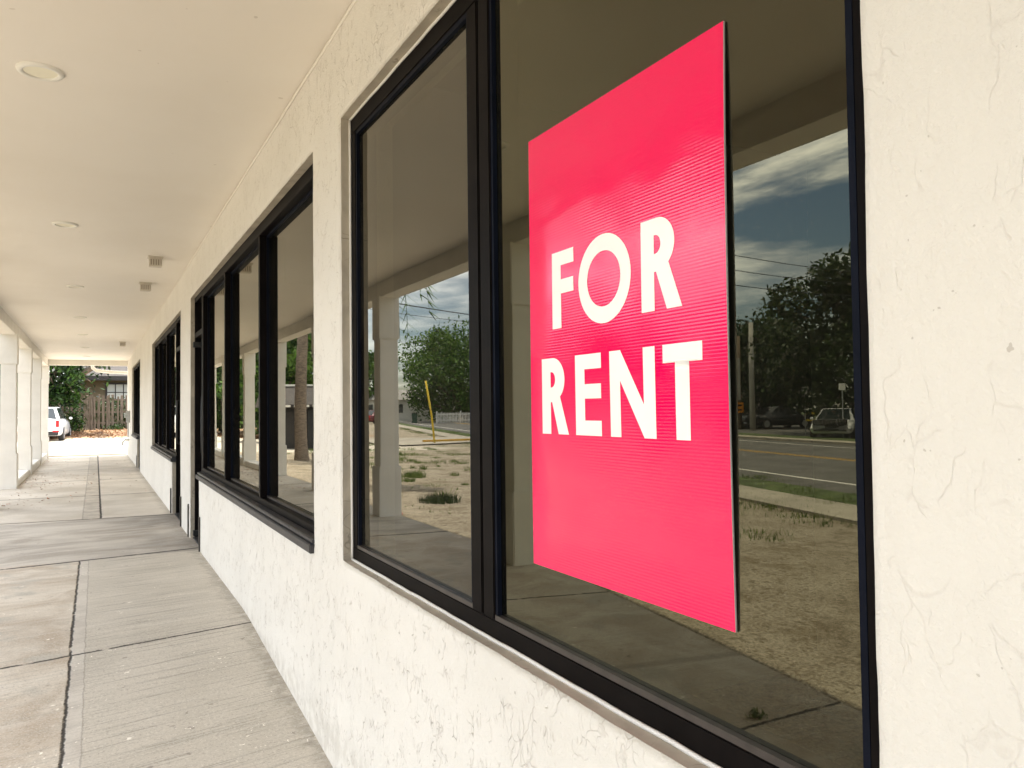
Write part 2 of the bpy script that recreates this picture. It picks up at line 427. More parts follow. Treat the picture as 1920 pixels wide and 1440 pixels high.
# ------------------------------------------------------------------ ground levels
def walk_z(y):
    if y > 6.0: return 0.
    if y > 5.4: return -.5*.074*(6.-y)**2/.6*1.0
    if y > -1: return -.0222 - .0745*(5.4-y)
    return -.0222 - .0745*6.4
def sst(a, b, v):
    t = min(1, max(0, (v-a)/(b-a))); return t*t*(3-2*t)
def ground_z(x, y):
    w = walk_z(y) - .035
    t = sst(-1.6, -6.5, x)
    z = w*(1-t) + (-.215)*t
    if y > 28.4:
        u = sst(28.4, 31, y)
        far = .03 + .38*sst(43, 50, y)
        z = z*(1-u*(1-t)) + far*(u*(1-t))
    if x > -1.7 and y < 28.4: z = min(z, w-.05)
    return z

def ground():
    xs = [-160, -120, -90, -70, -55, -45, -38, -32, -28, -24, -20, -16, -13, -10] + [-9+.5*i for i in range(14)] + [-2+.1*i for i in range(8)] + [-1, 0, 1, 2, 4, 8, 14, 24, 40, 80]
    ys = [-120, -80, -50, -30, -20, -12, -8, -4] + [-2+.5*i for i in range(21)] + [9+1.*i for i in range(20)] + [28.4, 28.8, 29.4, 30.2, 31, 33, 36, 39, 42, 44, 46, 48, 50, 54, 60, 70, 85, 110, 150, 220]
    ys = sorted(set(ys)); xs = sorted(set(xs))
    bm = bmesh.new()
    g = [[bm.verts.new((x, y, ground_z(x, y))) for x in xs] for y in ys]
    for a, b in zip(g, g[1:]):
        for i in range(len(xs)-1): bm.faces.new((a[i], a[i+1], b[i+1], b[i]))
    obj('ground', bm, M['gravel'], smooth=True, kind='structure')
ground()

# walkway slab
def walkway():
    ys = [-6, -4, -2, -1] + [i*.2 for i in range(0, 33)] + [7, 8, 9, 10, 12, 14, 16, 18, 20, 22, 24, 26, 28.5]
    bm = bmesh.new()
    ys = sorted(set(ys)); prev = None
    for y in ys:
        z = walk_z(y)
        row = [bm.verts.new(p) for p in ((-1.575, y, z-.25), (-1.575, y, z-.012), (-1.56, y, z), (.2, y, z), (1.06, y, z), )]
        if prev:
            for i in range(4): bm.faces.new((prev[i], prev[i+1], row[i+1], row[i]))
        prev = row
    # end face
    bm.faces.new(prev[::-1] + [] if False else [prev[0], prev[1], prev[2], prev[4], bm.verts.new((1.06, 28.5, -.25))])
    bmesh.ops.recalc_face_normals(bm, faces=bm.faces)
    for f in bm.faces:
        if abs(f.normal.z) > .5 and f.normal.z < 0: f.normal_flip()
    obj('walkway', bm, M['conc'], kind='structure')
    obj('kerb', box(-2.2, .9, 28.52, 28.72, -.2, .045, bev=.015), M['kerb'], kind='structure')
walkway()

# ------------------------------------------------------------------ the building
WX = .92
G1 = .982; G2 = 1.022
B = empty('shop_building', (0, 0, 0), label='low cream stucco shop row with a covered walkway, black framed windows and square columns', cat='building')
TOP = 2.637
OPEN = [(.708, 3.272, .752, TOP), (3.765, 8.50, .742, TOP), (8.50, 9.28, -.2, TOP), (10.45, 11.60, -.2, TOP), (11.60, 15.9, .742, TOP), (20.4, 21.7, -.2, TOP), (21.7, 24.8, .742, TOP)]
CEIL = 3.042

def wall():
    ys = {-4., 28.5}; zs = {-.75, CEIL+.02}
    for o in OPEN: ys |= {o[0], o[1]}; zs |= {o[2], o[3]}
    zs.discard(-.2); zs.add(-.2)
    y = -4
    while y < 28.5:
        ys.add(round(y, 4)); y += .035 if .4 < y < 4.2 else (.12 if y < 10 else .5)
    z = -.75
    while z < CEIL: zs.add(round(z, 4)); z += .04
    def clean(s, keep):
        out = []
        for v in sorted(s):
            if out and v-out[-1] < .012:
                if v in keep: out[-1] = v
                continue
            out.append(v)
        return out
    ky = {o[0] for o in OPEN} | {o[1] for o in OPEN}; kz = {o[2] for o in OPEN} | {TOP, CEIL+.02}
    ys = clean(ys, ky); zs = clean(zs, kz)
    def hole(yc, zc): return any(o[0] < yc < o[1] and o[2] < zc < o[3] for o in OPEN)
    bm = bmesh.new(); V = {}
    def v(i, j):
        if (i, j) not in V: V[i, j] = bm.verts.new((WX, ys[i], zs[j]))
        return V[i, j]
    for i in range(len(ys)-1):
        for j in range(len(zs)-1):
            if hole((ys[i]+ys[i+1])/2, (zs[j]+zs[j+1])/2): continue
            bm.faces.new((v(i, j), v(i, j+1), v(i+1, j+1), v(i+1, j)))
    for f in bm.faces:
        if f.normal.x > 0: f.normal_flip()
    bnd = [e for e in bm.edges if len(e.link_faces) == 1]
    inner = [e for e in bnd if all(-3.9 < w.co.y < 28.4 and -.7 < w.co.z < CEIL for w in e.verts)]
    iv = {w for e in inner for w in e.verts}
    r = bmesh.ops.extrude_edge_only(bm, edges=inner)
    nv = [g for g in r['geom'] if isinstance(g, bmesh.types.BMVert)]
    for w in nv: w.co.x += .235
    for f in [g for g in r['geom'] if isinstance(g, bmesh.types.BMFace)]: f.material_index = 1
    # trowelled, slightly wavy arrises
    for w in iv:
        p = w.co
        a = noise.noise(Vector((p.y*6, p.z*6, 1))) * .0022 + noise.noise(Vector((p.y*31, p.z*31, 5)))*.0028
        b = noise.noise(Vector((p.y*6, p.z*6, 9))) * .0028 + noise.noise(Vector((p.y*24, p.z*24, 15)))*.0022
        if w.co.y < 1: a *= .5
        w.co.y += a; w.co.z += b; w.co.x += .004
    for w in bm.verts:
        if w.co.x < WX+.01:
            w.co.x += noise.noise(Vector((w.co.y*1.3, w.co.z*1.3, 0)))*.0025 + noise.noise(Vector((w.co.y*9, w.co.z*9, 3)))*.0012
    # end of the wall
    bmesh.ops.recalc_face_normals(bm, faces=[f for f in bm.faces if f.material_index == 1])
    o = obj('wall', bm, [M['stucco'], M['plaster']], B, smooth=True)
    for p in o.data.polygons:
        if p.material_index == 1: p.use_smooth = False
    obj('end_wall', box(WX+.003, 9, 28.28, 28.5, -.3, CEIL+.4), M['stucco'], B)
wall()

# ceiling, beam, roof edge
bm = bmesh.new()
nx, ny = 14, 60
g = [[bm.verts.new((-1.42+(WX+.05+1.42)*i/nx, -4+(28.35+4)*j/ny, CEIL + noise.noise(Vector((i*.5, j*.45, 2)))*.006)) for i in range(nx+1)] for j in range(ny+1)]
for a, b in zip(g, g[1:]):
    for i in range(nx): bm.faces.new((a[i], b[i], b[i+1], a[i+1]))
obj('ceiling', bm, M['ceil'], B, smooth=True)
obj('beam', boxes([(-1.55, -1.30, -4, 28.36, 2.845, 3.16)], bev=.006), M['beam'], B)
obj('end_beam', box(-1.298, WX-.002, 28.12, 28.36, 2.875, 3.16, bev=.005), M['beam'], B)
obj('roof', boxes([(-1.68, 9, -4.2, 28.7, 3.17, 3.42)], bev=.01), M['beam'], B)
# thin cover bead where ceiling meets wall
bm = bmesh.new(); tube(bm, [(WX-.004, y, CEIL-.012+.002*math.sin(y*5)) for y in [-4+.25*i for i in range(130)]], .007, 6)
obj('ceiling_bead', bm, M['ceil'], B, smooth=True)

def column(y, first=None):
    cx = -1.42
    if first:
        c = first.copy(); COL.objects.link(c); c.parent = B; c.location.y = y; c.location.z = min(0, walk_z(y))
        for ch in first.children:
            d = ch.copy(); COL.objects.link(d); d.parent = c
        return c
    s = obj('column', box(-.124, .124, -.124, .124, .60, 2.35, bev=.006), M['column'], B, loc=(cx, y, 0))
    obj('capital', box(-.143, .143, -.143, .143, 2.30, 2.86, bev=.008), M['column'], s)
    obj('pedestal', box(-.149, .149, -.149, .149, -.04, .645, bev=.01), M['column'], s)
    return s
c0 = column(9.9)
for y in (-1.3, 2.36, 6.24, 13.56, 17.22, 20.88, 24.54, 28.2): column(y, c0)
obj('low_curb', boxes([(-1.55, -1.30, 21.03, 24.39, -.02, .16), (-1.55, -1.30, 24.69, 28.05, -.02, .16), (-1.55, -1.30, 17.37, 20.73, -.02, .12)], bev=.012), M['column'], B)
for n, (yy, hh) in enumerate(((8.36, .34), (9.42, .36), (10.30, .36), (11.72, .34), (21.85, .3))):
    obj('door_stop_strip', box(WX-.014, WX+.002, yy-.022, yy+.022, -.02, hh, bev=.003), M['lip'], B)

# windows ----------------------------------------------------------
def window(y0, y1, z0, z1, xf, xg, mulls, rail=.07, mw=.05, gmat='glass', sill=False, parent=B, deep=None):
    xb = deep or xg+.03
    bm = bmesh.new()
    bx(bm, xf, xb, y0, y1, z0, z0+rail, bev=.003)
    bx(bm, xf, xb, y0, y1, z1-rail*1.1, z1, bev=.003)
    bx(bm, xf+.001, xb, y0, y0+mw, z0+rail, z1-rail*1.1, bev=.003)
    bx(bm, xf+.001, xb, y1-mw, y1, z0+rail, z1-rail*1.1, bev=.003)
    w = obj('window', bm, M['frame'], parent)
    edges = [y0+mw*.5] + mulls + [y1-mw*.5]
    for m in mulls:
        obj('mullion', box(xf-.002, xb, m-mw/2, m+mw/2, z0+rail+.001, z1-rail*1.1-.001, bev=.003), M['frame'], w)
    for a, b in zip(edges, edges[1:]):
        a2, b2 = a+mw/2-.008, b-mw/2+.008
        obj('pane', box(xg, xg+.006, a2, b2, z0+rail-.01, z1-rail*1.1+.01), M[gmat], w)
        # glazing beads round the pane
        q = .012
        bm = boxes([(xg-.016, xg-.001, a2+.008, b2-.008, z0+rail+.0005, z0+rail+.014)])
        obj('glazing_bead', bm, M['lip'], w)
        bm = boxes([(xg-.014, xg-.001, a2+.0085, a2+.0085+q, z0+rail+.015, z1-rail*1.1-.001), (xg-.014, xg-.001, b2-.0085-q, b2-.0085, z0+rail+.015, z1-rail*1.1-.001),
                    (xg-.014, xg-.001, a2+.021, b2-.021, z1-rail*1.1-.016, z1-rail*1.1-.001)])
        obj('gasket', bm, M['navy'], w)
    if sill:
        obj('sill', boxes([(WX-.022, xf+.02, y0-.01, y1-.002, z0-.035, z0+.008), (WX-.006, xf-.001, y0-.004, y1-.003, z0+.010, z0+.032)], bev=.004), M['sill'], w)
    return w
# big window beside the sign: two lights with a double mullion
w1 = window(.690, 3.272, .742, 2.640, .965, G1, [1.965, 2.0405], rail=.068, mw=.066, deep=1.06)
for ch in w1.children:
    if ch.name.split('.')[0] == 'pane' and max(v.co.y for v in ch.data.vertices) < 2.0: ch.data.materials[0] = M['glassg']
# the slim slot between the twin mullions is not a light: drop what was made there
for ch in list(w1.children):
    if ch.name.split('.')[0] in ('pane', 'inner_pane', 'glazing_bead', 'gasket'):
        ys_ = [v.co.y for v in ch.data.vertices]
        if 1.9 < min(ys_) and max(ys_) < 2.1: bpy.data.objects.remove(ch)
window(3.765, 8.56, .742, TOP, .965, G2, [5.40, 6.98], sill=True, gmat='glassb', deep=1.13)
window(11.56, 15.9, .742, TOP, .965, G2, [13.15, 14.75], sill=True, gmat='glassb', deep=1.13)
window(21.7, 24.8, .742, TOP, .965, G2, [22.7, 23.75], sill=True, gmat='glassb', deep=1.13)

def door(y0, y1, hinge_far=True, num=None):
    z1, xf, xb, xg = TOP, .965, 1.13, 1.03
    bm = bmesh.new()
    bx(bm, xf, xb, y0, y0+.045, 0.005, z1); bx(bm, xf, xb, y1-.045, y1, 0.005, z1)
    bx(bm, xf+.001, xb-.001, y0+.045, y1-.045, z1-.05, z1); bx(bm, xf+.001, xb-.001, y0+.045, y1-.045, 2.19, 2.245)
    d = obj('door', bm, M['frame'], B)
    obj('threshold', box(xf-.02, xb+.02, y0+.046, y1-.046, .002, .022, bev=.004), M['sill'], d)
    bm = bmesh.new(); a, b = y0+.05, y1-.05; s = .055
    bx(bm, 1.03, 1.075, a, a+s, .025, 2.185, bev=.003); bx(bm, 1.03, 1.075, b-s, b, .025, 2.185, bev=.003)
    bx(bm, 1.031, 1.074, a+s, b-s, .025, .22, bev=.003); bx(bm, 1.031, 1.074, a+s, b-s, 2.11, 2.185, bev=.003)
    obj('leaf', bm, M['sill'], d)
    obj('pane', box(1.045, 1.05, a+s-.005, b-s+.005, .215, 2.115), M['glassb'], d)
    obj('transom_pane', box(xg, xg+.006, y0+.04, y1-.04, 2.24, z1-.045), M['glassb'], d)
    hy = a+.03 if hinge_far else b-.03
    hb = bmesh.new(); tube(hb, [(1.03, hy, .95), (.975, hy, .96), (.972, hy, 1.15), (.972, hy, 1.35), (.975, hy, 1.53), (1.03, hy, 1.54)], .016, 8)
    obj('handle', hb, M['black'], d, smooth=True)
    py = b if hinge_far else a
    for hz in (2.09, .03): obj('pivot_hinge', box(.945, 1.03, py-.03, py+.03, hz, hz+.06, bev=.004), M['black'], d)
    return d
d1 = door(8.565, 9.285, True)
# house number on the transom light
cu = bpy.data.curves.new('number', 'FONT'); cu.body = '8'; cu.size = .27; cu.extrude = .001; cu.align_x = 'CENTER'; cu.offset = .006
to = bpy.data.objects.new('tmp', cu); COL.objects.link(to)
bpy.context.view_layer.update()
me = bpy.data.meshes.new_from_object(to.evaluated_get(bpy.context.evaluated_depsgraph_get())); bpy.data.objects.remove(to)
me.transform(Matrix.Translation((1.026, 8.74, 2.335)) @ Matrix(((0, 0, -1, 0), (-1, 0, 0, 0), (0, 1, 0, 0), (0, 0, 0, 1))))
link('number_decal', me, M['whiteplastic'], d1)
door(10.45, 11.555, False)
door(20.4, 21.695, False)

# dim rooms behind the glass
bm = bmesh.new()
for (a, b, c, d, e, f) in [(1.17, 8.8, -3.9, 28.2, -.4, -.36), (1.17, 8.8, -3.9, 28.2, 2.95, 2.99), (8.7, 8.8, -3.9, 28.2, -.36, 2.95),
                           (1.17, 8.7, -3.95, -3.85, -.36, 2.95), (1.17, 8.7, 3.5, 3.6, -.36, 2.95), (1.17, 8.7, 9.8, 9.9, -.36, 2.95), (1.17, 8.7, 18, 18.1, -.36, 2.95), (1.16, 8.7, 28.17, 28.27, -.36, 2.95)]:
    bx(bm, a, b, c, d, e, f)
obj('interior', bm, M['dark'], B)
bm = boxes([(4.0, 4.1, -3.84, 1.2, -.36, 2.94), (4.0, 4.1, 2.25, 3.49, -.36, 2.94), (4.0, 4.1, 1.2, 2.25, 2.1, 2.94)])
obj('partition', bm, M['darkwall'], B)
# back parapet facing wall above soffit so nothing leaks
obj('upper_wall', box(WX+.08, WX+.22, -4, 28.27, 2.66, 3.165), M['stucco'], B)

# pale sealant bead where frame meets plaster
bm = bmesh.new()
for a, b in (((.961, 3.266, .756), (.961, 3.266, 2.632)), ((.961, .72, 2.632), (.961, 3.266, 2.632)), ((.961, .72, .756), (.961, 3.266, .756))):
    a, b = Vector(a), Vector(b)
    N_ = 60; tube(bm, [a.lerp(b, i/N_)+Vector((0, noise.noise(Vector((i*.4, a.z, 1)))*.0025, noise.noise(Vector((i*.4, a.z, 4)))*.0025)) for i in range(N_+1)], .0055, 6)
obj('sealant', bm, M['column'], w1, smooth=True)
# things on and near the wall
def downspout():
    bm = bmesh.new()
    P = [(-.1, 28.62, 2.95), (-.08, 28.62, 2.82), (.02, 28.62, 2.74), (.35, 28.62, 2.70), (.80, 28.62, 2.68), (1.0, 28.6, 2.67)]
    tube(bm, P, .055, 10)
    tag(obj('rain_pipe', bm, M['whiteplastic'], smooth=True), 'short white rain pipe elbow under the far beam end', 'pipe')
downspout()
mt = empty('electric_meter', (WX, 26.3, 1.25), label='small grey meter box on the wall at the far walkway end', cat='meter')
obj('case', box(-.10, -.003, -.12, .12, -.18, .18, bev=.01), M['metal'], mt)
bm = bmesh.new(); lathe(bm, [(.07, -.16), (.07, -.10)], (0, 0, .04), 'X', 16); obj('dial', bm, M['blind'], mt)
bm = bmesh.new(); tube(bm, [(-.05, 0, -.18), (-.05, 0, -.62)], .018, 8); obj('conduit', bm, M['metal'], mt)
hb = empty('wall_tap', (WX, 26.9, .45), label='pale hose tap with bent pipe low on the far wall', cat='tap')
bm = bmesh.new(); tube(bm, [(0, 0, .08), (-.12, 0, .08), (-.18, 0, .02), (-.18, 0, -.08)], .035, 8); obj('pipe', bm, M['whiteplastic'], hb, smooth=True)
bm = bmesh.new(); lathe(bm, [(.05, .10), (.05, .12)], (-.08, 0, 0), 'Z', 12); obj('valve', bm, M['whiteplastic'], hb)

# ceiling lamps
def rlight(y, label):
    e = empty('ceiling_lamp', (-.24, y, CEIL-.002), label=label, cat='ceiling lamp', group='round recessed lamps in the walkway ceiling')
    return e
LY = [4.36, 7.85, 11.7, 15.45, 18.9, 22.6, 26.2]
LL = ['largest and nearest round recessed lamp with cream lens in the ceiling', 'second round recessed lamp from the camera, thin white ring',
      'third round recessed lamp from the camera, level with the two boxes', 'fourth round recessed lamp along the walkway ceiling', 'fifth round recessed lamp along the walkway ceiling',
      'sixth round recessed lamp along the walkway ceiling', 'last round recessed lamp before the far end beam']
bm = bmesh.new(); n = 48
prof = [(.072, -.001), (.074, -.010), (.082, -.014), (.098, -.011), (.103, -.002), (.103, .004)]
rings = [[bm.verts.new((r*math.cos(2*math.pi*k/n), r*math.sin(2*math.pi*k/n), h)) for k in range(n)] for r, h in prof]
for a, b in zip(rings, rings[1:]):
    for k in range(n): bm.faces.new((a[k], b[k], b[(k+1) % n], a[(k+1) % n]))
bmesh.ops.recalc_face_normals(bm, faces=bm.faces)
e0 = rlight(LY[0], LL[0])
t0 = obj('trim_ring', bm, M['whiteplastic'], e0, smooth=True)
bm = bmesh.new(); lathe(bm, [(.0735, -.005), (.0735, .003)], (0, 0, 0), 'Z', 40)
l0 = obj('lens', bm, M['lens'], e0)
for y, l in list(zip(LY, LL))[1:]:
    e = rlight(y, l)
    for p in (t0, l0):
        c = p.copy(); COL.objects.link(c); c.parent = e

BL = [('nearer small louvred white box under the ceiling by the wall', 9.16), ('small louvred white box just behind the nearest one on the ceiling', 11.05), ('small faint white box on the ceiling near the far end', 20.6)]
def cbox(y, l): return empty('ceiling_vent_box', (.56, y, CEIL), label=l, cat='vent box', group='small boxes fixed under the walkway ceiling')
e0 = cbox(BL[0][1], BL[0][0])
P0 = [obj('housing', box(-.062, .062, -.05, .05, -.105, -.012, bev=.004), M['fixture'], e0),
      obj('mounting_plate', box(-.075, .075, -.07, .07, -.012, .004, bev=.003), M['fixture'], e0),
      obj('louvre', boxes([(-.048+.024*i, -.036+.024*i, -.053, -.049, -.09, -.03) for i in range(4)] + [(.05, .056, -.053, -.049, -.08, -.03)]), M['slot'], e0)]
for l, y in BL[1:]:
    e = cbox(y, l)
    for p in P0: c = p.copy(); COL.objects.link(c); c.parent = e

# ------------------------------------------------------------------ the FOR RENT sign
KS = .987
SY0, SY1, SZ0, SZ1 = 1.040*KS, 1.755*KS, ZC-.398*KS, ZC+.687*KS
def sx(y, z):
    t = (SZ1-z)/(SZ1-SZ0)
    u = (y-SY0)/(SY1-SY0)
    bow = .0062*math.sin(math.pi*min(1, max(0, t))**.85)*(1-.35*u)
    side = .0022*(1 if 0 < t < 1 else 1)*math.sin(math.pi*min(1,max(0,t)))*math.sin(u*math.pi*1.0)*(.4+t) + .010*max(0, u-.88)/.12*.35*math.sin(math.pi*t)
    side += .0012*math.sin(u*8+t*4)*math.sin(math.pi*min(1, max(0, t)))
    return G1 - .0056 - bow + side
def grid_cut(bm, stepy=.03, stepz=.03):
    y = SY0+stepy
    while y < SY1:
        bmesh.ops.bisect_plane(bm, geom=bm.verts[:]+bm.edges[:]+bm.faces[:], plane_co=(0, y, 0), plane_no=(0, 1, 0)); y += stepy
    z = SZ0+stepz
    while z < SZ1:
        bmesh.ops.bisect_plane(bm, geom=bm.verts[:]+bm.edges[:]+bm.faces[:], plane_co=(0, 0, z), plane_no=(0, 0, 1)); z += stepz
SG = empty('rent_sign', (.985, (SY0+SY1)/2, SZ0), label='glossy bright pink red board reading FOR RENT in white, mounted on the big window', cat='sign')
def sg(name, bm, mats):
    o = obj(name, bm, mats, SG, smooth=True); o.matrix_parent_inverse = Matrix.Translation(-SG.location); return o
ny_, nz_ = 24, 36
def sheet(off):
    bm = bmesh.new()
    g = [[bm.verts.new((sx(SY0+(SY1-SY0)*i/ny_, SZ0+(SZ1-SZ0)*j/nz_)+off, SY0+(SY1-SY0)*i/ny_, SZ0+(SZ1-SZ0)*j/nz_)) for i in range(ny_+1)] for j in range(nz_+1)]
    for a, b in zip(g, g[1:]):
        for i in range(ny_): bm.faces.new((a[i], b[i], b[i+1], a[i+1]))
    return bm, g
bm, g = sheet(0); 
for f in bm.faces:
    f.normal_update()
    if f.normal.x > 0: f.normal_flip()
sg('face', bm, M['red'])
bm, g = sheet(.0045); bm2, g2 = bm, g
# core: back sheet and edge band
def band(i0):
    pts = []
    for i in range(ny_+1): pts.append((0, i))
    return pts
ring = [(0, i) for i in range(ny_)] + [(j, ny_) for j in range(nz_)] + [(nz_, i) for i in range(ny_, 0, -1)] + [(j, 0) for j in range(nz_, 0, -1)]
fr = [bm.verts.new((g[j][i].co.x-.0042, g[j][i].co.y, g[j][i].co.z)) for j, i in ring]
bk = [g[j][i] for j, i in ring]
for k in range(len(ring)):
    k2 = (k+1) % len(ring); bm.faces.new((fr[k], fr[k2], bk[k2], bk[k]))
bmesh.ops.recalc_face_normals(bm, faces=bm.faces)
sg('core', bm, M['edge'])

# lettering: outlines in (u, v), u from the sign's left edge, v relative to camera height
def ell(cx, cy, rx, ry, n=48, a0=0, a1=360): return [(cx+rx*math.cos(R(a0+(a1-a0)*k/n)), cy+ry*math.sin(R(a0+(a1-a0)*k/n))) for k in range(n if a1-a0 == 360 else n+1)]
def bowl(x0, xs, top, bot, rx):   # D-shape
    ry = (top-bot)/2
    return [(x0, top)] + [(xs+rx*math.cos(R(90-180*k/20)), (top+bot)/2+ry*math.sin(R(90-180*k/20))) for k in range(21)] + [(x0, bot)]
def letR(x, top, bot, w):
    h = top-bot; s = .042; bb = top-h*.57
    rx = h*.285
    xs = x+.052
    outer = [(x, top)] + [(xs+rx*math.cos(R(90-180*k/24)), (top+bb)/2+(top-bb)/2*math.sin(R(90-180*k/24))) for k in range(20)]
    outer += [(x+w*.69, bb+.012), (x+w, bot), (x+w-.045, bot), (x+s+.006, bb-.002), (x+s, bb-.002), (x+s, bot), (x, bot)]
    ih = [(x+s, top-.034)] + [(xs-.006+(rx-.036)*math.cos(R(90-180*k/16)), (top+bb)/2+((top-bb)/2-.034)*math.sin(R(90-180*k/16))) for k in range(17)] + [(x+s, bb+.034)]
    return [outer, ih]
T1, B1 = .374, .189
T2, B2 = .119, -.066
LET = {
 'FOR': [[[(.067, T1), (.165, T1), (.165, .340), (.107, .340), (.107, .306), (.163, .306), (.163, .272), (.107, .272), (.107, B1), (.067, B1)]],
         [ell(.287, .281, .102, .0985), ell(.287, .281, .065, .0615)],
         letR(.424, T1, B1, .125)],
 'RENT': [letR(.012, T2, B2, .121),
          [[(.164, T2), (.271, T2), (.271, .085), (.203, .085), (.203, .051), (.269, .051), (.269, .018), (.203, .018), (.203, -.032), (.269, -.032), (.269, B2), (.164, B2)]],
          [[(.304, T2), (.345, T2), (.4245, .003), (.4245, T2), (.463, T2), (.463, B2), (.424, B2), (.3425, .054), (.3425, B2), (.304, B2)]],
          [[(.488, T2), (.602, T2), (.602, .083), (.5655, .083), (.5655, B2), (.5245, B2), (.5245, .083), (.488, .083)]]]}
# positions were read off relative to y=1.70 at camera height
for word, letters in LET.items():
    cu = bpy.data.curves.new(word, 'CURVE'); cu.dimensions = '2D'; cu.fill_mode = 'BOTH'
    for spl in letters:
        for ptsl in spl:
            s = cu.splines.new('POLY'); s.points.add(len(ptsl)-1)
            for p, q in zip(s.points, ptsl): p.co = (q[0], q[1], 0, 1)
            s.use_cyclic_u = True
    to = bpy.data.objects.new('tmp', cu); COL.objects.link(to); bpy.context.view_layer.update()
    me = bpy.data.meshes.new_from_object(to.evaluated_get(bpy.context.evaluated_depsgraph_get())); bpy.data.objects.remove(to)
    bm = bmesh.new(); bm.from_mesh(me)
    bmesh.ops.remove_doubles(bm, verts=bm.verts, dist=1e-6)
    for v in bm.verts: v.co = Vector((0, (1.707-v.co.x)*KS, v.co.y*KS+ZC))
    grid_cut(bm, .02, .02)
    for v in bm.verts: v.co.x = sx(v.co.y, v.co.z) - .0006
    for f in bm.faces:
        f.normal_update()
        if f.normal.x > 0: f.normal_flip()
    sg('lettering', bm, M['white'])

# ------------------------------------------------------------------ leaves, weeds
def quad(bm, c, a, b):
    vs = [bm.verts.new(c+a*.0-b), bm.verts.new(c+a), bm.verts.new(c+b), bm.verts.new(c-a)]
    bm.faces.new((vs[0], vs[1], vs[2], vs[3]))
def leafy(bm, c, s, up=.4):
    n = Vector((random.gauss(0, 1), random.gauss(0, 1), random.gauss(0, 1)+up)).normalized()
    a = n.orthogonal().normalized(); a.rotate(Matrix.Rotation(random.uniform(0, 6.28), 3, n)); b = n.cross(a)
    quad(bm, c, a*s*.45, b*s)
bm = bmesh.new()
for k in range(420):
    y = random.choice((random.uniform(13, 20), random.uniform(17, 28), random.gauss(18.5, 1.5)))
    x = -1.28 + abs(random.gauss(0, .55)) if random.random() < .8 else random.uniform(-1.2, .8)
    if x > .86 or y > 28.4 or y < 11: continue
    leafy(bm, Vector((x, y, .012)), random.uniform(.012, .028), 4)
tag(obj('fallen_leaves', bm, M['leafbrown']), kind='stuff')
bm = bmesh.new()
for k in range(5000):
    x = random.uniform(-9, 5); y = 46.6+random.gauss(0, 1.5)
    if not 44 < y < 50.5 or -3.2 < x < -1.1 and y < 46: continue
    leafy(bm, Vector((x, y, ground_z(x, y)+.02)), random.uniform(.05, .11), 2)
tag(obj('leaf_litter', bm, M['litter']), kind='stuff')

def blades(bm, c, n, r, h):
    for k in range(n):
        a = random.uniform(0, 6.28); d = r*math.sqrt(random.random())
        p = c+Vector((math.cos(a)*d, math.sin(a)*d, 0)); t = Vector((random.gauss(0, .35), random.gauss(0, .35), 1))*h*random.uniform(.4, 1)
        w = Vector((math.cos(a+1.6), math.sin(a+1.6), 0))*.005*(1+h*4)
        v = [bm.verts.new(q) for q in (p-w, p+w, p+t)]; bm.faces.new(v)
bm = bmesh.new()
for k in range(150):
    x = random.uniform(-11, -2.6); y = random.uniform(4, 36)
    if noise.noise(Vector((x*.25, y*.25, 7))) < .02 and x > -6.5: continue
    if random.random() < .4 and x > -6: continue
    blades(bm, Vector((x, y, ground_z(x, y)-.01)), 90, random.uniform(.12, .5), random.uniform(.05, .16))
for k in range(70):
    x = random.uniform(-7.5, -3.2); y = random.uniform(12, 30)
    blades(bm, Vector((x, y, ground_z(x, y)-.005)), int(random.uniform(20, 90)), random.uniform(.08, .4), random.uniform(.05, .18))
for k in range(40):
    x = random.uniform(-4.5, -2.0); y = random.uniform(8.5, 15)
    blades(bm, Vector((x, y, ground_z(x, y)-.005)), 12, random.uniform(.05, .2), random.uniform(.03, .08))
for k in range(240):
    y = random.uniform(-10, 60); xp = random.choice((-8.7, -10.1, -10.8)) + random.gauss(0, .15)
    x = xp-.247*(y-14.9)
    if x > -2.4: continue
    blades(bm, Vector((x, y, ground_z(x, y)+.0)), 70, .55, .10)
tag(obj('grass', bm, M['blade']), kind='stuff')
def weed(c, n, r, h, lab, mat='blade'):
    bm = bmesh.new(); blades(bm, Vector((0, 0, 0)), n, r, h)
    for k in range(n//2):
        leafy(bm, Vector((random.uniform(-1, 1)*r*.5, random.uniform(-1, 1)*r*.5, random.uniform(0, h*.6))), .02)
    o = obj('weed', bm, M[mat], loc=c); tag(o, lab, 'weed')
weed((-2.75, 11.3, ground_z(-2.75, 11.3)), 420, .36, .16, 'dark low weed clump on the gravel beside the column, mirrored in the left pane', 'leafdark')
weed((-1.02, 3.0, walk_z(3.0)), 26, .06, .04, 'tiny green weed sprouting from the walkway crack, mirrored below the sign')
weed((-4.3, 16.5, ground_z(-4.3, 16.5)), 400, .3, .17, 'bright green grass clump in the gravel yard behind the mirrored column', 'blade')

# pink shoe lying at the column foot
sh = empty('shoe', (-1.66, 10.22, ground_z(-1.66, 10.22)+.015), R(75), label='pink shoe with dark heel at the foot of the column mirrored in the left pane', cat='shoe')
bm = bmesh.new(); lathe(bm, [(.012, -.13), (.032, -.11), (.042, -.05), (.036, .02), (.038, .09), (.03, .125), (.01, .135)], (0, 0, .04), 'X', 14)
obj('upper', bm, M['skinpink'], sh, smooth=True)
obj('heel', box(.07, .135, -.036, .036, .0, .075, bev=.012), M['black'], sh)

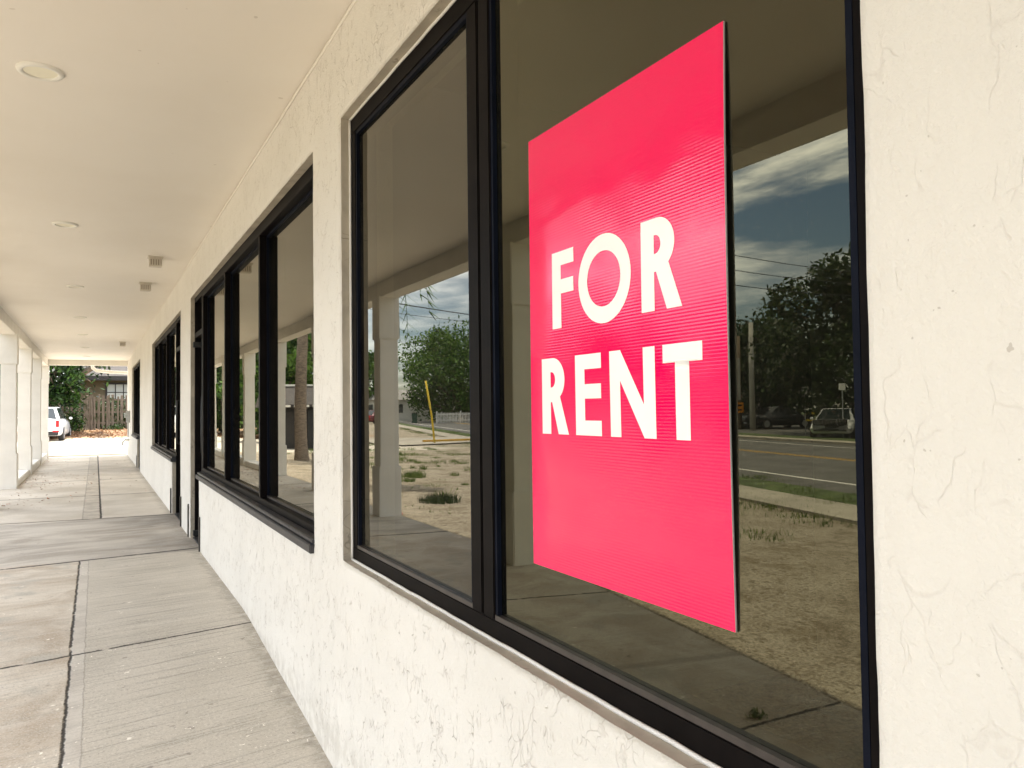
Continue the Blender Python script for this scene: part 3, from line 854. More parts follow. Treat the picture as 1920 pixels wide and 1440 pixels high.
# ------------------------------------------------------------------ street
K = -.247; Y0 = 14.9
def rp(xp, y, z): return (xp+K*(y-Y0), y, z)
def strip(name, x0, x1, z, mat, ya=-90, yb=190, n=40, thick=None, kind='structure'):
    bm = bmesh.new(); pr = None
    for i in range(n+1):
        y = ya+(yb-ya)*i/n
        row = [bm.verts.new(rp(x0, y, z)), bm.verts.new(rp(x1, y, z))]
        if thick: row = [bm.verts.new(rp(x0, y, z-thick))] + row + [bm.verts.new(rp(x1, y, z-thick))]
        if pr:
            for k in range(len(row)-1): bm.faces.new((pr[k], pr[k+1], row[k+1], row[k]))
        pr = row
    for f in bm.faces: f.normal_update()
    bmesh.ops.recalc_face_normals(bm, faces=bm.faces)
    for f in bm.faces:
        if abs(f.normal.z) > .5 and f.normal.z < 0: f.normal_flip()
    return obj(name, bm, M[mat], kind=kind)
GZ = -.215
strip('road', -21.9, -11.15, GZ+.008, 'asphalt')
strip('edge_line', -12.30, -12.16, GZ+.013, 'roadwhite')
strip('far_edge_line', -20.75, -20.6, GZ+.013, 'roadwhite')
strip('centre_line', -16.62, -16.52, GZ+.013, 'roadyellow')
strip('second_centre_line', -16.84, -16.74, GZ+.013, 'roadyellow')
strip('pavement', -9.95, -8.85, GZ+.05, 'pave', thick=.08)
strip('near_verge', -11.1, -10.0, GZ+.02, 'grassg', thick=.05)
strip('far_kerb', -22.9, -21.95, GZ+.10, 'pave', thick=.15)
strip('far_verge', -24.6, -22.95, GZ+.09, 'grassg', thick=.1)
strip('parking_lot', -40, -24.7, GZ+.02, 'asphalt')
# side drive apron seen in the left pane
bm = bmesh.new(); vs = [bm.verts.new(p) for p in ((-9.0, 33.5, GZ+.057), (-9.6, 31.5, GZ+.057), (-16.6, 33.2, GZ+.057), (-17.6, 38, GZ+.057), (-10.2, 40, GZ+.057))]; bm.faces.new(vs)
obj('drive_apron', bm, M['pave'], kind='structure')
bm = bmesh.new(); bx(bm, -14.6, -11.4, 33.9, 34.05, GZ, GZ+.14, bev=.02)
tag(obj('parking_kerb', bm, M['roadyellow']), 'yellow painted kerb bar behind the leaning pole', 'kerb')

# leaning yellow pole
bm = bmesh.new(); tube(bm, [(0, 0, -.05), (.10, .10, 1.3), (.36, .1, 2.85)], .045, 10)
tag(obj('marker_pole', bm, M['yellow'], smooth=True, loc=(-11.55, 32.9, GZ)), 'leaning yellow marker pole by the street, mirrored in the left pane', 'pole')

# ------------------------------------------------------------------ trees
def tree(name, x, y, h, r, leaf, mat, label, n=5000, z=None, trunk_r=.25, low=.28, group=None, clumps=26, flat_=.8, bare=0):
    z = ground_z(x, y) if z is None else z
    root = empty(name, (x, y, z), label=label, cat='tree', group=group)
    bm = bmesh.new()
    ch = h*(1-low)
    cz = h*low+ch*.52
    tips = []
    base = Vector((0, 0, -.1)); fork = Vector((random.uniform(-.3, .3), random.uniform(-.3, .3), h*low*1.05))
    tube(bm, [base, Vector((0, 0, .3)), fork*.5, fork], [trunk_r*1.4, trunk_r, trunk_r*.85, trunk_r*.7], 10, jit=.06)
    cl = []
    for k in range(clumps):
        a = k*2.4+random.uniform(-.4, .4); u = (k+.5)/clumps
        zz = cz + (u*2-1)*ch*.46
        rr = r*math.sqrt(max(.05, 1-((zz-cz)/(ch*.55))**2))*random.uniform(.35, .95)
        c = Vector((math.cos(a)*rr, math.sin(a)*rr, zz)); cl.append((c, r*random.uniform(.22, .42)))
    for c, s in cl[::2]:
        m = fork.lerp(c, .5)+Vector((random.uniform(-.4, .4), random.uniform(-.4, .4), random.uniform(0, .5)))
        tube(bm, [fork-Vector((0, 0, .3)), m, c], [trunk_r*.5, trunk_r*.25, trunk_r*.08], 6)
    obj('trunk', bm, M['bark'], root, smooth=True)
    bm = bmesh.new()
    for k in range(n):
        c, s = random.choice(cl)
        d = Vector((random.gauss(0, 1), random.gauss(0, 1), random.gauss(0, 1))); d.normalize()
        p = c + Vector((d.x, d.y, d.z*flat_))*s*random.uniform(.3, 1)**.5*random.uniform(.7, 1.25)
        leafy(bm, p, leaf*random.uniform(.6, 1.3), .6)
    obj('crown', bm, M[mat], root)
    return root
G = 'trees across the street'
tree('oak_tree', -33.5, 27.0, 8.9, 5.2, .16, 'leafdark', 'tallest broad dark tree across the street, mirrored right of the sign', 30000, group=G, low=.12, trunk_r=.35, clumps=40)
spec = [(-38, 38.5, 7.6, 4.2), (-46, 47, 9.5, 5), (-44, 30, 8, 5), (-40, 18, 8.5, 5), (-37, 7, 9, 5), (-36, -6, 8, 4.5), (-42, 57, 8.5, 5), (-50, 68, 9.5, 5.5)]
TL = ['dark rounded tree left of the white pole across the street', 'tall tree far behind the white pole, mirrored beside the sign edge', 'mid height tree behind the tallest broad one across the street', 'bushy tree behind the blue roofed building corner',
      'leafy tree across the street directly opposite the shop', 'leafy tree across the street behind the camera position', 'tree across the street between the white pole and the picket fence', 'large far tree rising beyond the others up the street']
for (x, y, h, r), l in zip(spec, TL): tree('street_tree', x, y, h*.86, r, .24, 'leafdark', l, 6500, group=G, low=.1, clumps=24)
tree('street_tree', -36.5, 84, 10.2, 7.4, .22, 'leaf', 'large green tree above the white picket fence, mirrored in the left pane', 26000, group=G, low=.08, trunk_r=.4, clumps=60)
tree('street_tree', -27, 96, 8.5, 3.8, .35, 'leaf', 'small green tree behind the low house with the pale roof', 2500, group=G, low=.1)
tree('street_tree', -47, 80, 11.5, 6, .4, 'leaf', 'green tree behind the one over the picket fence', 4000, group=G, low=.08)
# greenery up the yard, seen in the second window
tree('yard_tree', -5.3, 37.5, 6.6, 2.3, .17, 'leaf', 'bright bushy tree behind the shed, mirrored in the second window', 8000, low=.1, clumps=30)
tree('yard_tree', -7.0, 46, 7.8, 2.6, .20, 'leaf', 'taller tree farther behind the shed, mirrored in the second window', 6000, low=.08)
tree('yard_tree', -5.0, 49.0, 7.5, 3.0, .17, 'leaf', 'leafy tree by the left end of the picket fence behind the white car', 6000, low=.08)

# tree over the far end, big glossy leaves
root = empty('fig_tree', (-2.3, 47.6, ground_z(-2.3, 47.6)), label='spreading tree with big glossy leaves hanging over the wooden fence', cat='tree')
bm = bmesh.new()
tube(bm, [(0, 0, -.1), (.05, 0, .8), (-.1, .1, 1.8), (.1, 0, 2.6), (.5, 0, 3.6)], [.34, .28, .25, .22, .15], 12, jit=.05)
tube(bm, [(.0, 0, 1.5), (.7, -.3, 2.1), (1.5, -.6, 3.0), (2.5, -.8, 3.7), (3.6, -1, 4.0)], [.2, .17, .15, .12, .06], 10, jit=.05)
tube(bm, [(.0, 0, 1.9), (-.8, -.2, 2.8), (-1.5, -.6, 3.8)], [.16, .13, .06], 8)
for k in range(22):
    a = Vector((random.uniform(-.3, 2.2), random.uniform(-.9, .1), random.uniform(2.3, 3.6)))
    tube(bm, [a, a+Vector((random.uniform(-.6, .8), random.uniform(-.8, .3), random.uniform(-.6, .9)))], [.03, .008], 5)
obj('trunk', bm, M['bark'], root, smooth=True)
bm = bmesh.new()
cl = [(Vector((random.uniform(-2.4, 2.6), random.uniform(-1.9, .9), random.uniform(2.0, 5.2))), random.uniform(.35, .8)) for k in range(46)]
cl += [(Vector((x, -1.0, z)), .38) for x, z in ((-.6, 1.65), (.1, 1.75), (.7, 1.9), (1.2, 1.7), (-1.1, 1.9), (1.3, 2.2), (.9, 2.6), (.3, 2.3), (2.2, 3.0), (2.9, 2.9))]
for k in range(5600):
    c, s = random.choice(cl)
    if c.x > 2.0 and c.z < 3.1 and random.random() < .85: continue
    d = Vector((random.gauss(0, 1), random.gauss(0, 1), random.gauss(0, 1))).normalized()*s*random.uniform(.5, 1.2)
    leafy(bm, c+d, random.uniform(.09, .17), .8)
obj('crown', bm, M['leafbig'], root)

tree('backyard_tree', -9, 60, 10, 5, .26, 'leafdark', 'dark tree behind the wooden fence left of the beige house', 6000, low=.05, clumps=34)
tree('backyard_tree', -2.6, 66, 12, 5, .26, 'leafdark', 'tall dark tree rising behind the beige house roof', 6000, low=.05, clumps=34)
tree('backyard_tree', -5.5, 54.5, 6.5, 2.6, .18, 'leaf', 'green tree just behind the wooden fence above the white car', 5000, low=.05)
# palms
def palm(x, y, h, tr, label, nf=16, fl=2.2, droop=1.7):
    root = empty('palm_tree', (x, y, ground_z(x, y)), label=label, cat='palm tree', group='palms in the gravel yard')
    bm = bmesh.new()
    N = 40; pts = []; rad = []
    for i in range(N+1):
        t = i/N; pts.append((.04*math.sin(t*5), .03*math.cos(t*4), -.1+t*h))
        rad.append(tr*(1.12-.22*t)*(1+.035*(i % 2))+(.05*max(0, 1-t*9)))
    tube(bm, pts, rad, 16, jit=.02); obj('trunk', bm, M['palmbark'], root, smooth=True)
    for k in range(nf):
        bm = bmesh.new(); a = k*2.399; dx, dy = math.cos(a), math.sin(a); rise = random.uniform(-.4, .9)
        sp = []
        for i in range(13):
            t = i/12; sp.append(Vector((dx*fl*t*(1-.25*t), dy*fl*t*(1-.25*t), h+rise*t-droop*t*t*t*1.2+.1)))
        tube(bm, sp, [.025*(1-i/14) for i in range(13)], 5)
        side = Vector((-dy, dx, 0))
        for i in range(2, 13):
            for s in (-1, 1):
                for e in (0, .5):
                    p = sp[i].lerp(sp[i-1], e); L = .55*(1-abs(i/12-.45))
                    q = p+side*s*L*.75+Vector((dx*.2, dy*.2, -L*.75)); w = Vector((dx, dy, 0))*.022
                    v = [bm.verts.new(p-w), bm.verts.new(p+w), bm.verts.new(q)]; bm.faces.new(v)
        obj('frond', bm, M['leaf'], root)
palm(-3.3, 23.2, 5.3, .155, 'tall ringed grey palm trunk in front of the shed, mirrored in the second window')
palm(-3.05, 14.45, 4.75, .10, 'thinner palm behind the mirrored column with drooping frond tips', 8, 1.05, 1.6)

def shrub(x, y, r, h, label, n=700, leaf=.09):
    z = ground_z(x, y); root = empty('shrub', (x, y, z), label=label, cat='shrub', group='shrubs at the foot of the wooden fence')
    bm = bmesh.new()
    for k in range(7): tube(bm, [(0, 0, -.03), (random.uniform(-.6, .6)*r, random.uniform(-.6, .6)*r, h*random.uniform(.5, .9))], [.02, .006], 5)
    obj('stem', bm, M['bark'], root)
    bm = bmesh.new()
    for k in range(n):
        d = Vector((random.gauss(0, .45)*r, random.gauss(0, .45)*r, abs(random.gauss(.45, .27))*h)); leafy(bm, d, leaf*random.uniform(.6, 1.2))
    obj('foliage', bm, M['leafbig'], root)
shrub(-1.0, 48.3, .5, 1.15, 'green shrub beside the white car in front of the fence')
shrub(2.35, 49.3, .5, .8, 'low green shrub at the right end of the wooden fence', 450)
shrub(1.0, 49.45, .45, .28, 'flat patch of green weeds at the middle of the wooden fence', 260, .06)

# ------------------------------------------------------------------ wooden fence
FY = 49.9
fe = empty('wooden_fence', (-1, FY, .4), label='weathered grey wooden picket fence across the far end', cat='fence')
def fp(name, bm, mat): o = obj(name, bm, mat, fe); o.matrix_parent_inverse = Matrix.Translation((1, -FY, -.4)); return o
bm = bmesh.new(); x = -11.
while x < 8:
    w = random.uniform(.085, .15); h = 1.95+random.uniform(-.10, .06) + (.12*math.sin(x*.6))
    zb = .36+random.uniform(-.02, .06); yo = random.uniform(-.012, .012); tl = random.uniform(-.03, .03)
    b2 = bmesh.new(); bx(b2, 0, w, -.012, .012, zb, zb+h)
    for v in b2.verts:
        if v.co.z > zb+.5: v.co.x += tl*h*.6; 
        if v.co.z > zb+.5: v.co.z += random.uniform(-.03, .03)
        v.co += Vector((x, FY+yo, 0))
    tm = bpy.data.meshes.new('t'); b2.to_mesh(tm); bm.from_mesh(tm); b2.free(); bpy.data.meshes.remove(tm)
    x += w+random.choice((.02, .05, .07, .10, .15))
fp('pickets', bm, M['wood'])
for z in (.75, 1.35, 2.05): fp('rail', box(-11, 8, FY+.022, FY+.075, z, z+.09), M['wood'])
for i in range(8): fp('post', box(-10.6+2.6*i, -10.5+2.6*i, FY+.078, FY+.18, .3, 2.3), M['wood'])

hg = empty('gap_shade_screen', (-1.5, 51.6, .4), label='dark leaf screen added behind the weathered wooden fence to shade its gaps', cat='gap_shade_screen')  # leafy screen added to stand in for the shade behind the pickets
bm = bmesh.new()
for i in range(14): tube(bm, [(-9+1.35*i, 0, -.1), (-9+1.35*i+random.uniform(-.2, .2), 0, 1.3)], [.04, .015], 6)
obj('stem', bm, M['bark'], hg)
bm = bmesh.new()
for k in range(9000): leafy(bm, Vector((random.uniform(-9.6, 9.4), random.gauss(0, .38), random.uniform(0, 1.75)+random.gauss(0, .08))), random.uniform(.08, .15))
obj('foliage', bm, M['leafdark'], hg)

# ------------------------------------------------------------------ house behind the fence
HY = 56.
ho = empty('house', (2, HY, .4), label='beige house with dark trim and gridded window behind the wooden fence', cat='house')
def hp(name, bm, mats, par=None, cx=(2, HY, .4)):
    o = obj(name, bm, mats, par or ho)
    if par is None: o.matrix_parent_inverse = Matrix.Translation((-cx[0], -cx[1], -cx[2]))
    return o
hp('wall', boxes([(-1.2, 9, HY, HY+6, .3, 3.55)]), M['housewall'])
bm = bmesh.new()
vs = [bm.verts.new(p) for p in ((-2.0, HY-.8, 3.62), (9.6, HY-.8, 3.62), (9.6, HY+3, 5.5), (0.8, HY+3, 5.5), (-2.0, HY+6.8, 3.62), (9.6, HY+6.8, 3.62))]
bm.faces.new((vs[0], vs[1], vs[2], vs[3])); bm.faces.new((vs[0], vs[3], vs[4])); bm.faces.new((vs[3], vs[2], vs[5], vs[4]))
hp('roof', bm, M['shingle'])
hp('fascia', boxes([(-2.0, 9.6, HY-.84, HY-.80, 3.38, 3.66), (-2.0, 9.6, HY-.799, HY-.02, 3.40, 3.46)]), M['housedark'])
wf = hp('window', boxes([(.55, .66, HY-.06, HY-.001, 2.05, 3.25), (3.0, 3.1, HY-.06, HY-.001, 2.05, 3.25), (.66, 3.0, HY-.06, HY-.001, 2.05, 2.15), (.66, 3.0, HY-.06, HY-.001, 3.15, 3.25)]
       + [(.66+.46*i-.025, .66+.46*i+.025, HY-.05, HY-.002, 2.15, 3.15) for i in range(1, 5)] + [(.66, 3.0, HY-.049, HY-.003, 2.62, 2.67)]), M['housedark'])
o = obj('pane', box(.66, 3.0, HY-.02, HY-.012, 2.15, 3.15), M['blind'], wf)

# ------------------------------------------------------------------ shed beside the palm (mirrored in window 2)
sh = empty('shed', (-7.4, 31.9, 0), label='low dark shed with a stone grey shingle roof behind the palm', cat='shed')
def shp(n, bm, m): o = obj(n, bm, m, sh); o.matrix_parent_inverse = Matrix.Translation((7.4, -31.9, 0)); return o
shp('wall', boxes([(-7.0, -4.05, 30.6, 33.4, -.2, 1.62)]), M['housedark'])
bm = bmesh.new()
v = [bm.verts.new(p) for p in ((-7.2, 30.2, 1.6), (-3.8, 30.2, 1.6), (-3.8, 32, 2.35), (-7.2, 32, 2.35), (-7.2, 33.8, 1.6), (-3.8, 33.8, 1.6), (-7.2, 30.2, 1.5), (-3.8, 30.2, 1.5), (-3.8, 33.8, 1.5), (-7.2, 33.8, 1.5))]
for f in ((0, 1, 2, 3), (3, 2, 5, 4), (6, 7, 1, 0), (7, 8, 5, 2, 1), (8, 9, 4, 5), (9, 6, 0, 3, 4), (9, 8, 7, 6)): bm.faces.new([v[i] for i in f])
shp('roof', bm, M['shingle'])
shp('ridge_cap', box(-7.25, -3.75, 31.85, 32.15, 2.33, 2.41, bev=.01), M['whiteplastic'])
shp('eave_trim', boxes([(-7.2+.34*i, -7.0+.34*i, 30.15, 30.2, 1.5, 1.58) for i in range(10)]), M['whiteplastic'])
shp('door', boxes([(-6.2, -5.2, 30.56, 30.598, -.18, 1.4)]), M['blacktrim'])
shp('vent', box(-4.049, -4.0, 31.2, 31.4, .95, 1.3, bev=.005), M['whiteplastic'])

# ------------------------------------------------------------------ houses across the street
def simple_house(cx, cy, w, d, h, rh, rz, wallm, roofm, label, name='house', wins=3):
    r = empty(name, (cx, cy, GZ), rz, label=label, cat='house')
    obj('wall', box(-w/2, w/2, -d/2, d/2, -.1, h), M[wallm], r)
    bm = bmesh.new(); o = .5
    v = [bm.verts.new(p) for p in ((-w/2-o, -d/2-o, h), (w/2+o, -d/2-o, h), (w/2+o, d/2+o, h), (-w/2-o, d/2+o, h), (-w/2-o+d*.35, 0, h+rh), (w/2+o-d*.35, 0, h+rh))]
    for f in ((0, 1, 5, 4), (1, 2, 5), (2, 3, 4, 5), (3, 0, 4), (3, 2, 1, 0)): bm.faces.new([v[i] for i in f])
    obj('roof', bm, M[roofm], r)
    for k in range(wins):
        x = -w/2+w*(k+.5)/wins
        f = obj('window', boxes([(x-.6, x-.53, -d/2-.05, -d/2-.001, 1.0, 2.2), (x+.53, x+.6, -d/2-.05, -d/2-.001, 1.0, 2.2), (x-.53, x+.53, -d/2-.05, -d/2-.001, 1.0, 1.07), (x-.53, x+.53, -d/2-.05, -d/2-.001, 2.13, 2.2), (x-.02, x+.02, -d/2-.05, -d/2-.001, 1.07, 2.13)]), M['housewhite'], r)
        obj('pane', box(x-.53, x+.53, -d/2-.02, -d/2-.002, 1.07, 2.13), M['carglass'], f)
    return r
simple_house(-28.6, 97, 11, 7, 2.7, 1.5, R(14), 'housewhite', 'shinglel', 'low white house with pale grey roof behind the red car')
simple_house(-36, 100, 9, 7, 2.8, 1.3, R(14), 'housewhite', 'shinglel', 'white sided house behind the green bin, left of the picket fence', wins=2)
bl = empty('roadside_building', (-33.5, 17.5, GZ), R(14), label='beige building corner with blue metal roof at the right frame edge of the window reflection', cat='building')
obj('wall', box(-4, 4, -4, 3.2, -.1, 4.0), M['housewall'], bl)
bm = bmesh.new(); v = [bm.verts.new(p) for p in ((-4.5, -4.5, 4), (4.5, -4.5, 4), (4.5, 3.7, 4), (-4.5, 3.7, 4), (0, -4.5, 5.6), (0, 3.7, 5.6))]
for f in ((0, 4, 5, 3), (1, 2, 5, 4), (0, 1, 4), (2, 3, 5), (3, 2, 1, 0)): bm.faces.new([v[i] for i in f])
obj('roof', bm, M['blueroof'], bl)
obj('door', box(4.001, 4.05, -1, .1, -.08, 2.1), M['blacktrim'], bl)
obj('window', boxes([(4.001, 4.05, 1.0, 2.4, 1.0, 2.1)]), M['carglass'], bl)

# white picket fence
a = Vector((-29.5, 76, GZ)); b = Vector((-37, 69, GZ)); L = (b-a).length
pf = empty('picket_fence', a, math.atan2(b.y-a.y, b.x-a.x), label='white picket fence under the big green tree, mirrored in the left pane', cat='fence')
obj('pickets', boxes([(i*.16, i*.16+.09, -.012, .012, .08, 1.12) for i in range(int(L/.16))]), M['housewhite'], pf)
for z in (.3, .9): obj('rail', box(0, L, .014, .05, z, z+.09), M['housewhite'], pf)
for i in range(5): obj('post', box(L*i/4-.06, L*i/4+.06, -.05, .07, -.05, 1.3), M['housewhite'], pf)
# bin
bn = empty('wheelie_bin', (-28.4, 79.5, GZ), R(20), label='dark green wheeled bin by the white house wall', cat='bin')
bm = bmesh.new(); r = bmesh.ops.create_cone(bm, cap_ends=True, segments=4, radius1=.36, radius2=.44, depth=1.0, matrix=Matrix.Translation((0, 0, .55)) @ Matrix.Rotation(R(45), 4, 'Z'))
obj('body', bm, flat('bin_green', (.03, .07, .045), .5), bn)
obj('lid', box(-.34, .34, -.36, .34, 1.06, 1.13, bev=.02), M['black'], bn)
for s in (-1, 1):
    bm = bmesh.new(); lathe(bm, [(.1, -.03), (.1, .03)], (s*.26, .30, .1), 'X', 14); obj('wheel', bm, M['tyre'], bn)
# orange diamond sign
od = empty('warning_sign', (-22.6, 72.5, GZ), R(14), label='orange diamond warning sign on a post at the left pane edge', cat='sign')
bm = bmesh.new(); tube(bm, [(0, .03, -.1), (0, .03, 2.3)], .03, 8); obj('post', bm, M['metal'], od)
bm = box(-.32, .32, -.01, .01, -.32, .32); bmesh.ops.rotate(bm, verts=bm.verts, cent=(0, 0, 0), matrix=Matrix.Rotation(R(45), 3, 'Y')); bmesh.ops.translate(bm, verts=bm.verts, vec=(0, -.012, 2.2)); obj('panel', bm, M['orange'], od)
bm = box(-.08, .08, -.026, -.0235, 2.05, 2.35); obj('symbol', bm, M['black'], od)

# utility poles and wires
def upole(x, y, h, r, mat, label, arm=True):
    e = empty('utility_pole', (x, y, GZ), R(14), label=label, cat='pole')
    bm = bmesh.new(); tube(bm, [(0, 0, -.2), (.02, 0, h*.5), (0, 0, h)], [r, r*.85, r*.7], 12); obj('shaft', bm, M[mat], e, smooth=True)
    if arm:
        obj('crossarm', box(-.9, .9, -.06, .06, h-.5, h-.38), M['polewood'], e)
        for s in (-.8, .8, .3):
            bm = bmesh.new(); lathe(bm, [(.03, 0), (.05, .05), (.03, .1), (.02, .14)], (s, 0, h-.38), 'Z', 8); obj('insulator', bm, M['metal'], e)
    return e
upole(-33.3, 35.2, 6.6, .19, 'pole', 'pale concrete pole across the street, mirrored just right of the sign', False)
pb = upole(-34.6, 37.6, 6.0, .15, 'polewood', 'brown wooden pole left of the pale concrete pole', False)
obj('transformer', box(.05, .55, -.25, .25, 1.9, 4.6, bev=.03), M['pole'], pb)
obj('notice_panel', box(-.1, .62, -.29, -.26, 1.1, 1.75), M['orange'], pb)
obj('notice_text', boxes([(.02, .5, -.30, -.292, 1.5, 1.62), (.02, .5, -.30, -.292, 1.22, 1.32)]), M['black'], pb)
for p, h_, l in (((-7.3, 33.0), 6.7, 'wooden utility pole beside the shed carrying the low wires'), ((-36.0, 65.8), 10.2, 'tall wooden utility pole across the street carrying the low wires'),
               ((-11.2, 17.6), 6.6, 'short wooden utility pole on the near verge carrying the high wires'), ((-33.8, 24.6), 8.1, 'wooden utility pole across the street carrying the high wires')):
    upole(p[0], p[1], h_, .14, 'polewood', l, False)
for a, b, n_, lab in (((-7.3, 33.0, 6.39), (-36.0, 65.8, 9.9), 2, 'dark overhead wires crossing the sky of the left pane'), ((-11.2, 17.6, 6.2), (-33.8, 24.6, 7.69), 3, 'thin overhead wires crossing the sky of the right pane')):
    W = empty('power_line', (0, 0, 0), label=lab, cat='wires')
    for k in range(n_):
        bm = bmesh.new(); pts = []
        for i in range(31):
            t = i/30; pts.append((a[0]+(b[0]-a[0])*t, a[1]+(b[1]-a[1])*t, a[2]+(b[2]-a[2])*t-.5*k-1.2*t*(1-t)))
        tube(bm, pts, .03 if (k == 0 and n_ == 2) else .013, 5); obj('wire', bm, M['cable'], W)
# traffic sign posts
for (x, y, l) in ((-27.5, 24.0, 'small white roadside sign on a thin post right of the white saloon'), (-30.8, 29.0, 'small round roadside sign on a thin post above the white saloon roof')):
    e = empty('road_sign', (x, y, GZ), R(60), label=l, cat='sign')
    bm = bmesh.new(); tube(bm, [(0, 0, -.1), (0, 0, 2.5)], .03, 8); obj('post', bm, M['metal'], e)
    obj('panel', box(-.14, .14, -.045, -.032, 2.2, 2.5, bev=.004), M['whiteplastic'], e)

# ------------------------------------------------------------------ cars
def car(name, label, loc, rz, paint, L=4.7, Wd=1.84, H=1.47, suv=False, cat='car', grille=True):
    e = empty(name, loc, rz, label=label, cat=cat)
    # +Y is the front of the car, x across
    hw = Wd/2
    belt = H*.62
    st = [(-L/2, .80, .42, belt*.88), (-L/2+.12, .93, .30, belt*.97), (-L/2+.5, .985, .24, belt*1.0), (-L*.25, 1., .22, belt*1.0), (0, 1., .22, belt*.99), (L*.2, 1., .22, belt*.97), (L*.32, .985, .22, belt*.90), (L/2-.35, .95, .24, belt*.82), (L/2-.1, .86, .28, belt*.72), (L/2, .72, .36, belt*.60)]
    if suv: st[0] = (-L/2, .84, .45, belt*1.0); st[1] = (-L/2+.12, .95, .32, belt*1.03)
    bm = bmesh.new(); rings = []
    for y, w, zb, zt in st:
        w *= hw
        half = [(w*.80, zb), (w*.95, zb+.05), (w, zb+.20), (w*1.0, (zb+zt)/2+.05), (w*.97, zt-.08), (w*.88, zt), (w*.45, zt+.035)]
        pts = half + [(0, zt+.045)] + [(-a, b) for a, b in reversed(half)]
        rings.append([bm.verts.new((a, y, b)) for a, b in pts])
    for r0, r1 in zip(rings, rings[1:]):
        for k in range(len(r0)): bm.faces.new((r0[k], r0[(k+1) % len(r0)], r1[(k+1) % len(r0)], r1[k]))
    bm.faces.new(rings[0]); bm.faces.new(rings[-1][::-1])
    # greenhouse
    roofz = H; z0 = belt-.02
    if suv: cab = [(-L/2+.10, .76, z0), (-L/2+.42, .68, roofz*.985), (-L*.12, .72, roofz), (L*.04, .70, roofz*.985), (L*.25, .80, z0-.02)]
    else: cab = [(-L/2+.45, .78, z0), (-L/2+1.25, .64, roofz*.975), (-L*.05, .68, roofz), (L*.07, .66, roofz*.985), (L*.28, .80, z0-.03)]
    # cabin cross-sections: at base and at top lines
    base = [(cab[0][0], hw*.86), (cab[1][0], hw*.90), (cab[2][0], hw*.91), (cab[3][0], hw*.91), (cab[4][0], hw*.86)]
    B0 = [bm.verts.new((s*w, y, z0-.02)) for s in (1, -1) for y, w in base]
    T0 = [bm.verts.new((s*c[1]*hw, c[0], c[2])) for s in (1, -1) for c in cab[1:4]]
    R_, Lf = B0[:5], B0[5:]; TR, TLf = T0[:3], T0[3:]
    def F(*v): bm.faces.new(v)
    F(R_[0], R_[1], TR[0]); F(R_[1], R_[2], TR[1], TR[0]); F(R_[2], R_[3], TR[2], TR[1]); F(R_[3], R_[4], TR[2])
    F(Lf[0], TLf[0], Lf[1]); F(Lf[1], TLf[0], TLf[1], Lf[2]); F(Lf[2], TLf[1], TLf[2], Lf[3]); F(Lf[3], TLf[2], Lf[4])
    F(R_[0], TR[0], TLf[0], Lf[0]); F(R_[4], Lf[4], TLf[2], TR[2]); F(TR[0], TR[1], TLf[1], TLf[0]); F(TR[1], TR[2], TLf[2], TLf[1])
    corner = {k: v.co.copy() for k, v in zip(('R0','R1','R2','R3','R4','L0','L1','L2','L3','L4','TR0','TR1','TR2','TL0','TL1','TL2'), B0+T0)}
    bmesh.ops.recalc_face_normals(bm, faces=bm.faces)
    bmesh.ops.bevel(bm, geom=[ed for ed in bm.edges if len(ed.link_faces) == 2 and ed.calc_face_angle(0) > .5], offset=.035, segments=2, affect='EDGES')
    obj('body', bm, M[paint], e, smooth=True)
    def patch(name, cs, inset=.1, mat='carglass', off=.012, extra=None):
        cs = [Vector(c) for c in cs]; m = sum(cs, Vector())/len(cs)
        n = (cs[1]-cs[0]).cross(cs[2]-cs[0]).normalized()
        if n.dot(m-Vector((0, 0, H*.6))) < 0: n = -n
        ins = [c.lerp(m, inset)+n*off for c in cs]
        bm = bmesh.new(); vs = [bm.verts.new(c) for c in ins]; vb = [bm.verts.new(c-n*.03) for c in ins]
        bm.faces.new(vs)
        for k in range(len(vs)): bm.faces.new((vs[k], vb[k], vb[(k+1) % len(vs)], vs[(k+1) % len(vs)]))
        bmesh.ops.recalc_face_normals(bm, faces=bm.faces)
        return obj(name, bm, M[mat], e)
    c = corner; up = Vector((0, 0, .06))
    patch('rear_window', [c['R0']+up, c['L0']+up, c['TL0'], c['TR0']], .13)
    patch('windscreen', [c['R4']+up, c['L4']+up, c['TL2'], c['TR2']], .10)
    for s in ('R', 'L'):
        patch('side_window', [c[s+'1']+up, c[s+'2']+up, c['T'+s+'1'], c['T'+s+'0']], .11)
        patch('side_window', [c[s+'2']+up, c[s+'3'].lerp(c[s+'4'], .5)+up, c['T'+s+'2'], c['T'+s+'1']], .11)
    for s in (-1, 1):
        for y in (-L*.3, L*.31):
            bm = bmesh.new(); lathe(bm, [(.20, -.11), (.32, -.11), (.335, -.07), (.335, .07), (.32, .11), (.20, .11)], (0, 0, 0), 'X', 24)
            wv = obj('wheel', bm, M['tyre'], e, smooth=False, loc=(s*(hw-.10), y, .335))
            bm = bmesh.new(); lathe(bm, [(.19, .10*s), (.21, .115*s), (.05, .125*s)], (0, 0, 0), 'X', 20)
            for k in range(5):
                a = k*2*math.pi/5; b2 = box(.112 if s > 0 else -.128, .128 if s > 0 else -.112, -.022, .022, .04, .2)
                bmesh.ops.rotate(b2, verts=b2.verts, cent=(0, 0, 0), matrix=Matrix.Rotation(a, 3, 'X'))
                tm = bpy.data.meshes.new('t'); b2.to_mesh(tm); bm.from_mesh(tm); b2.free(); bpy.data.meshes.remove(tm)
            obj('rim', bm, M['rim'], wv)
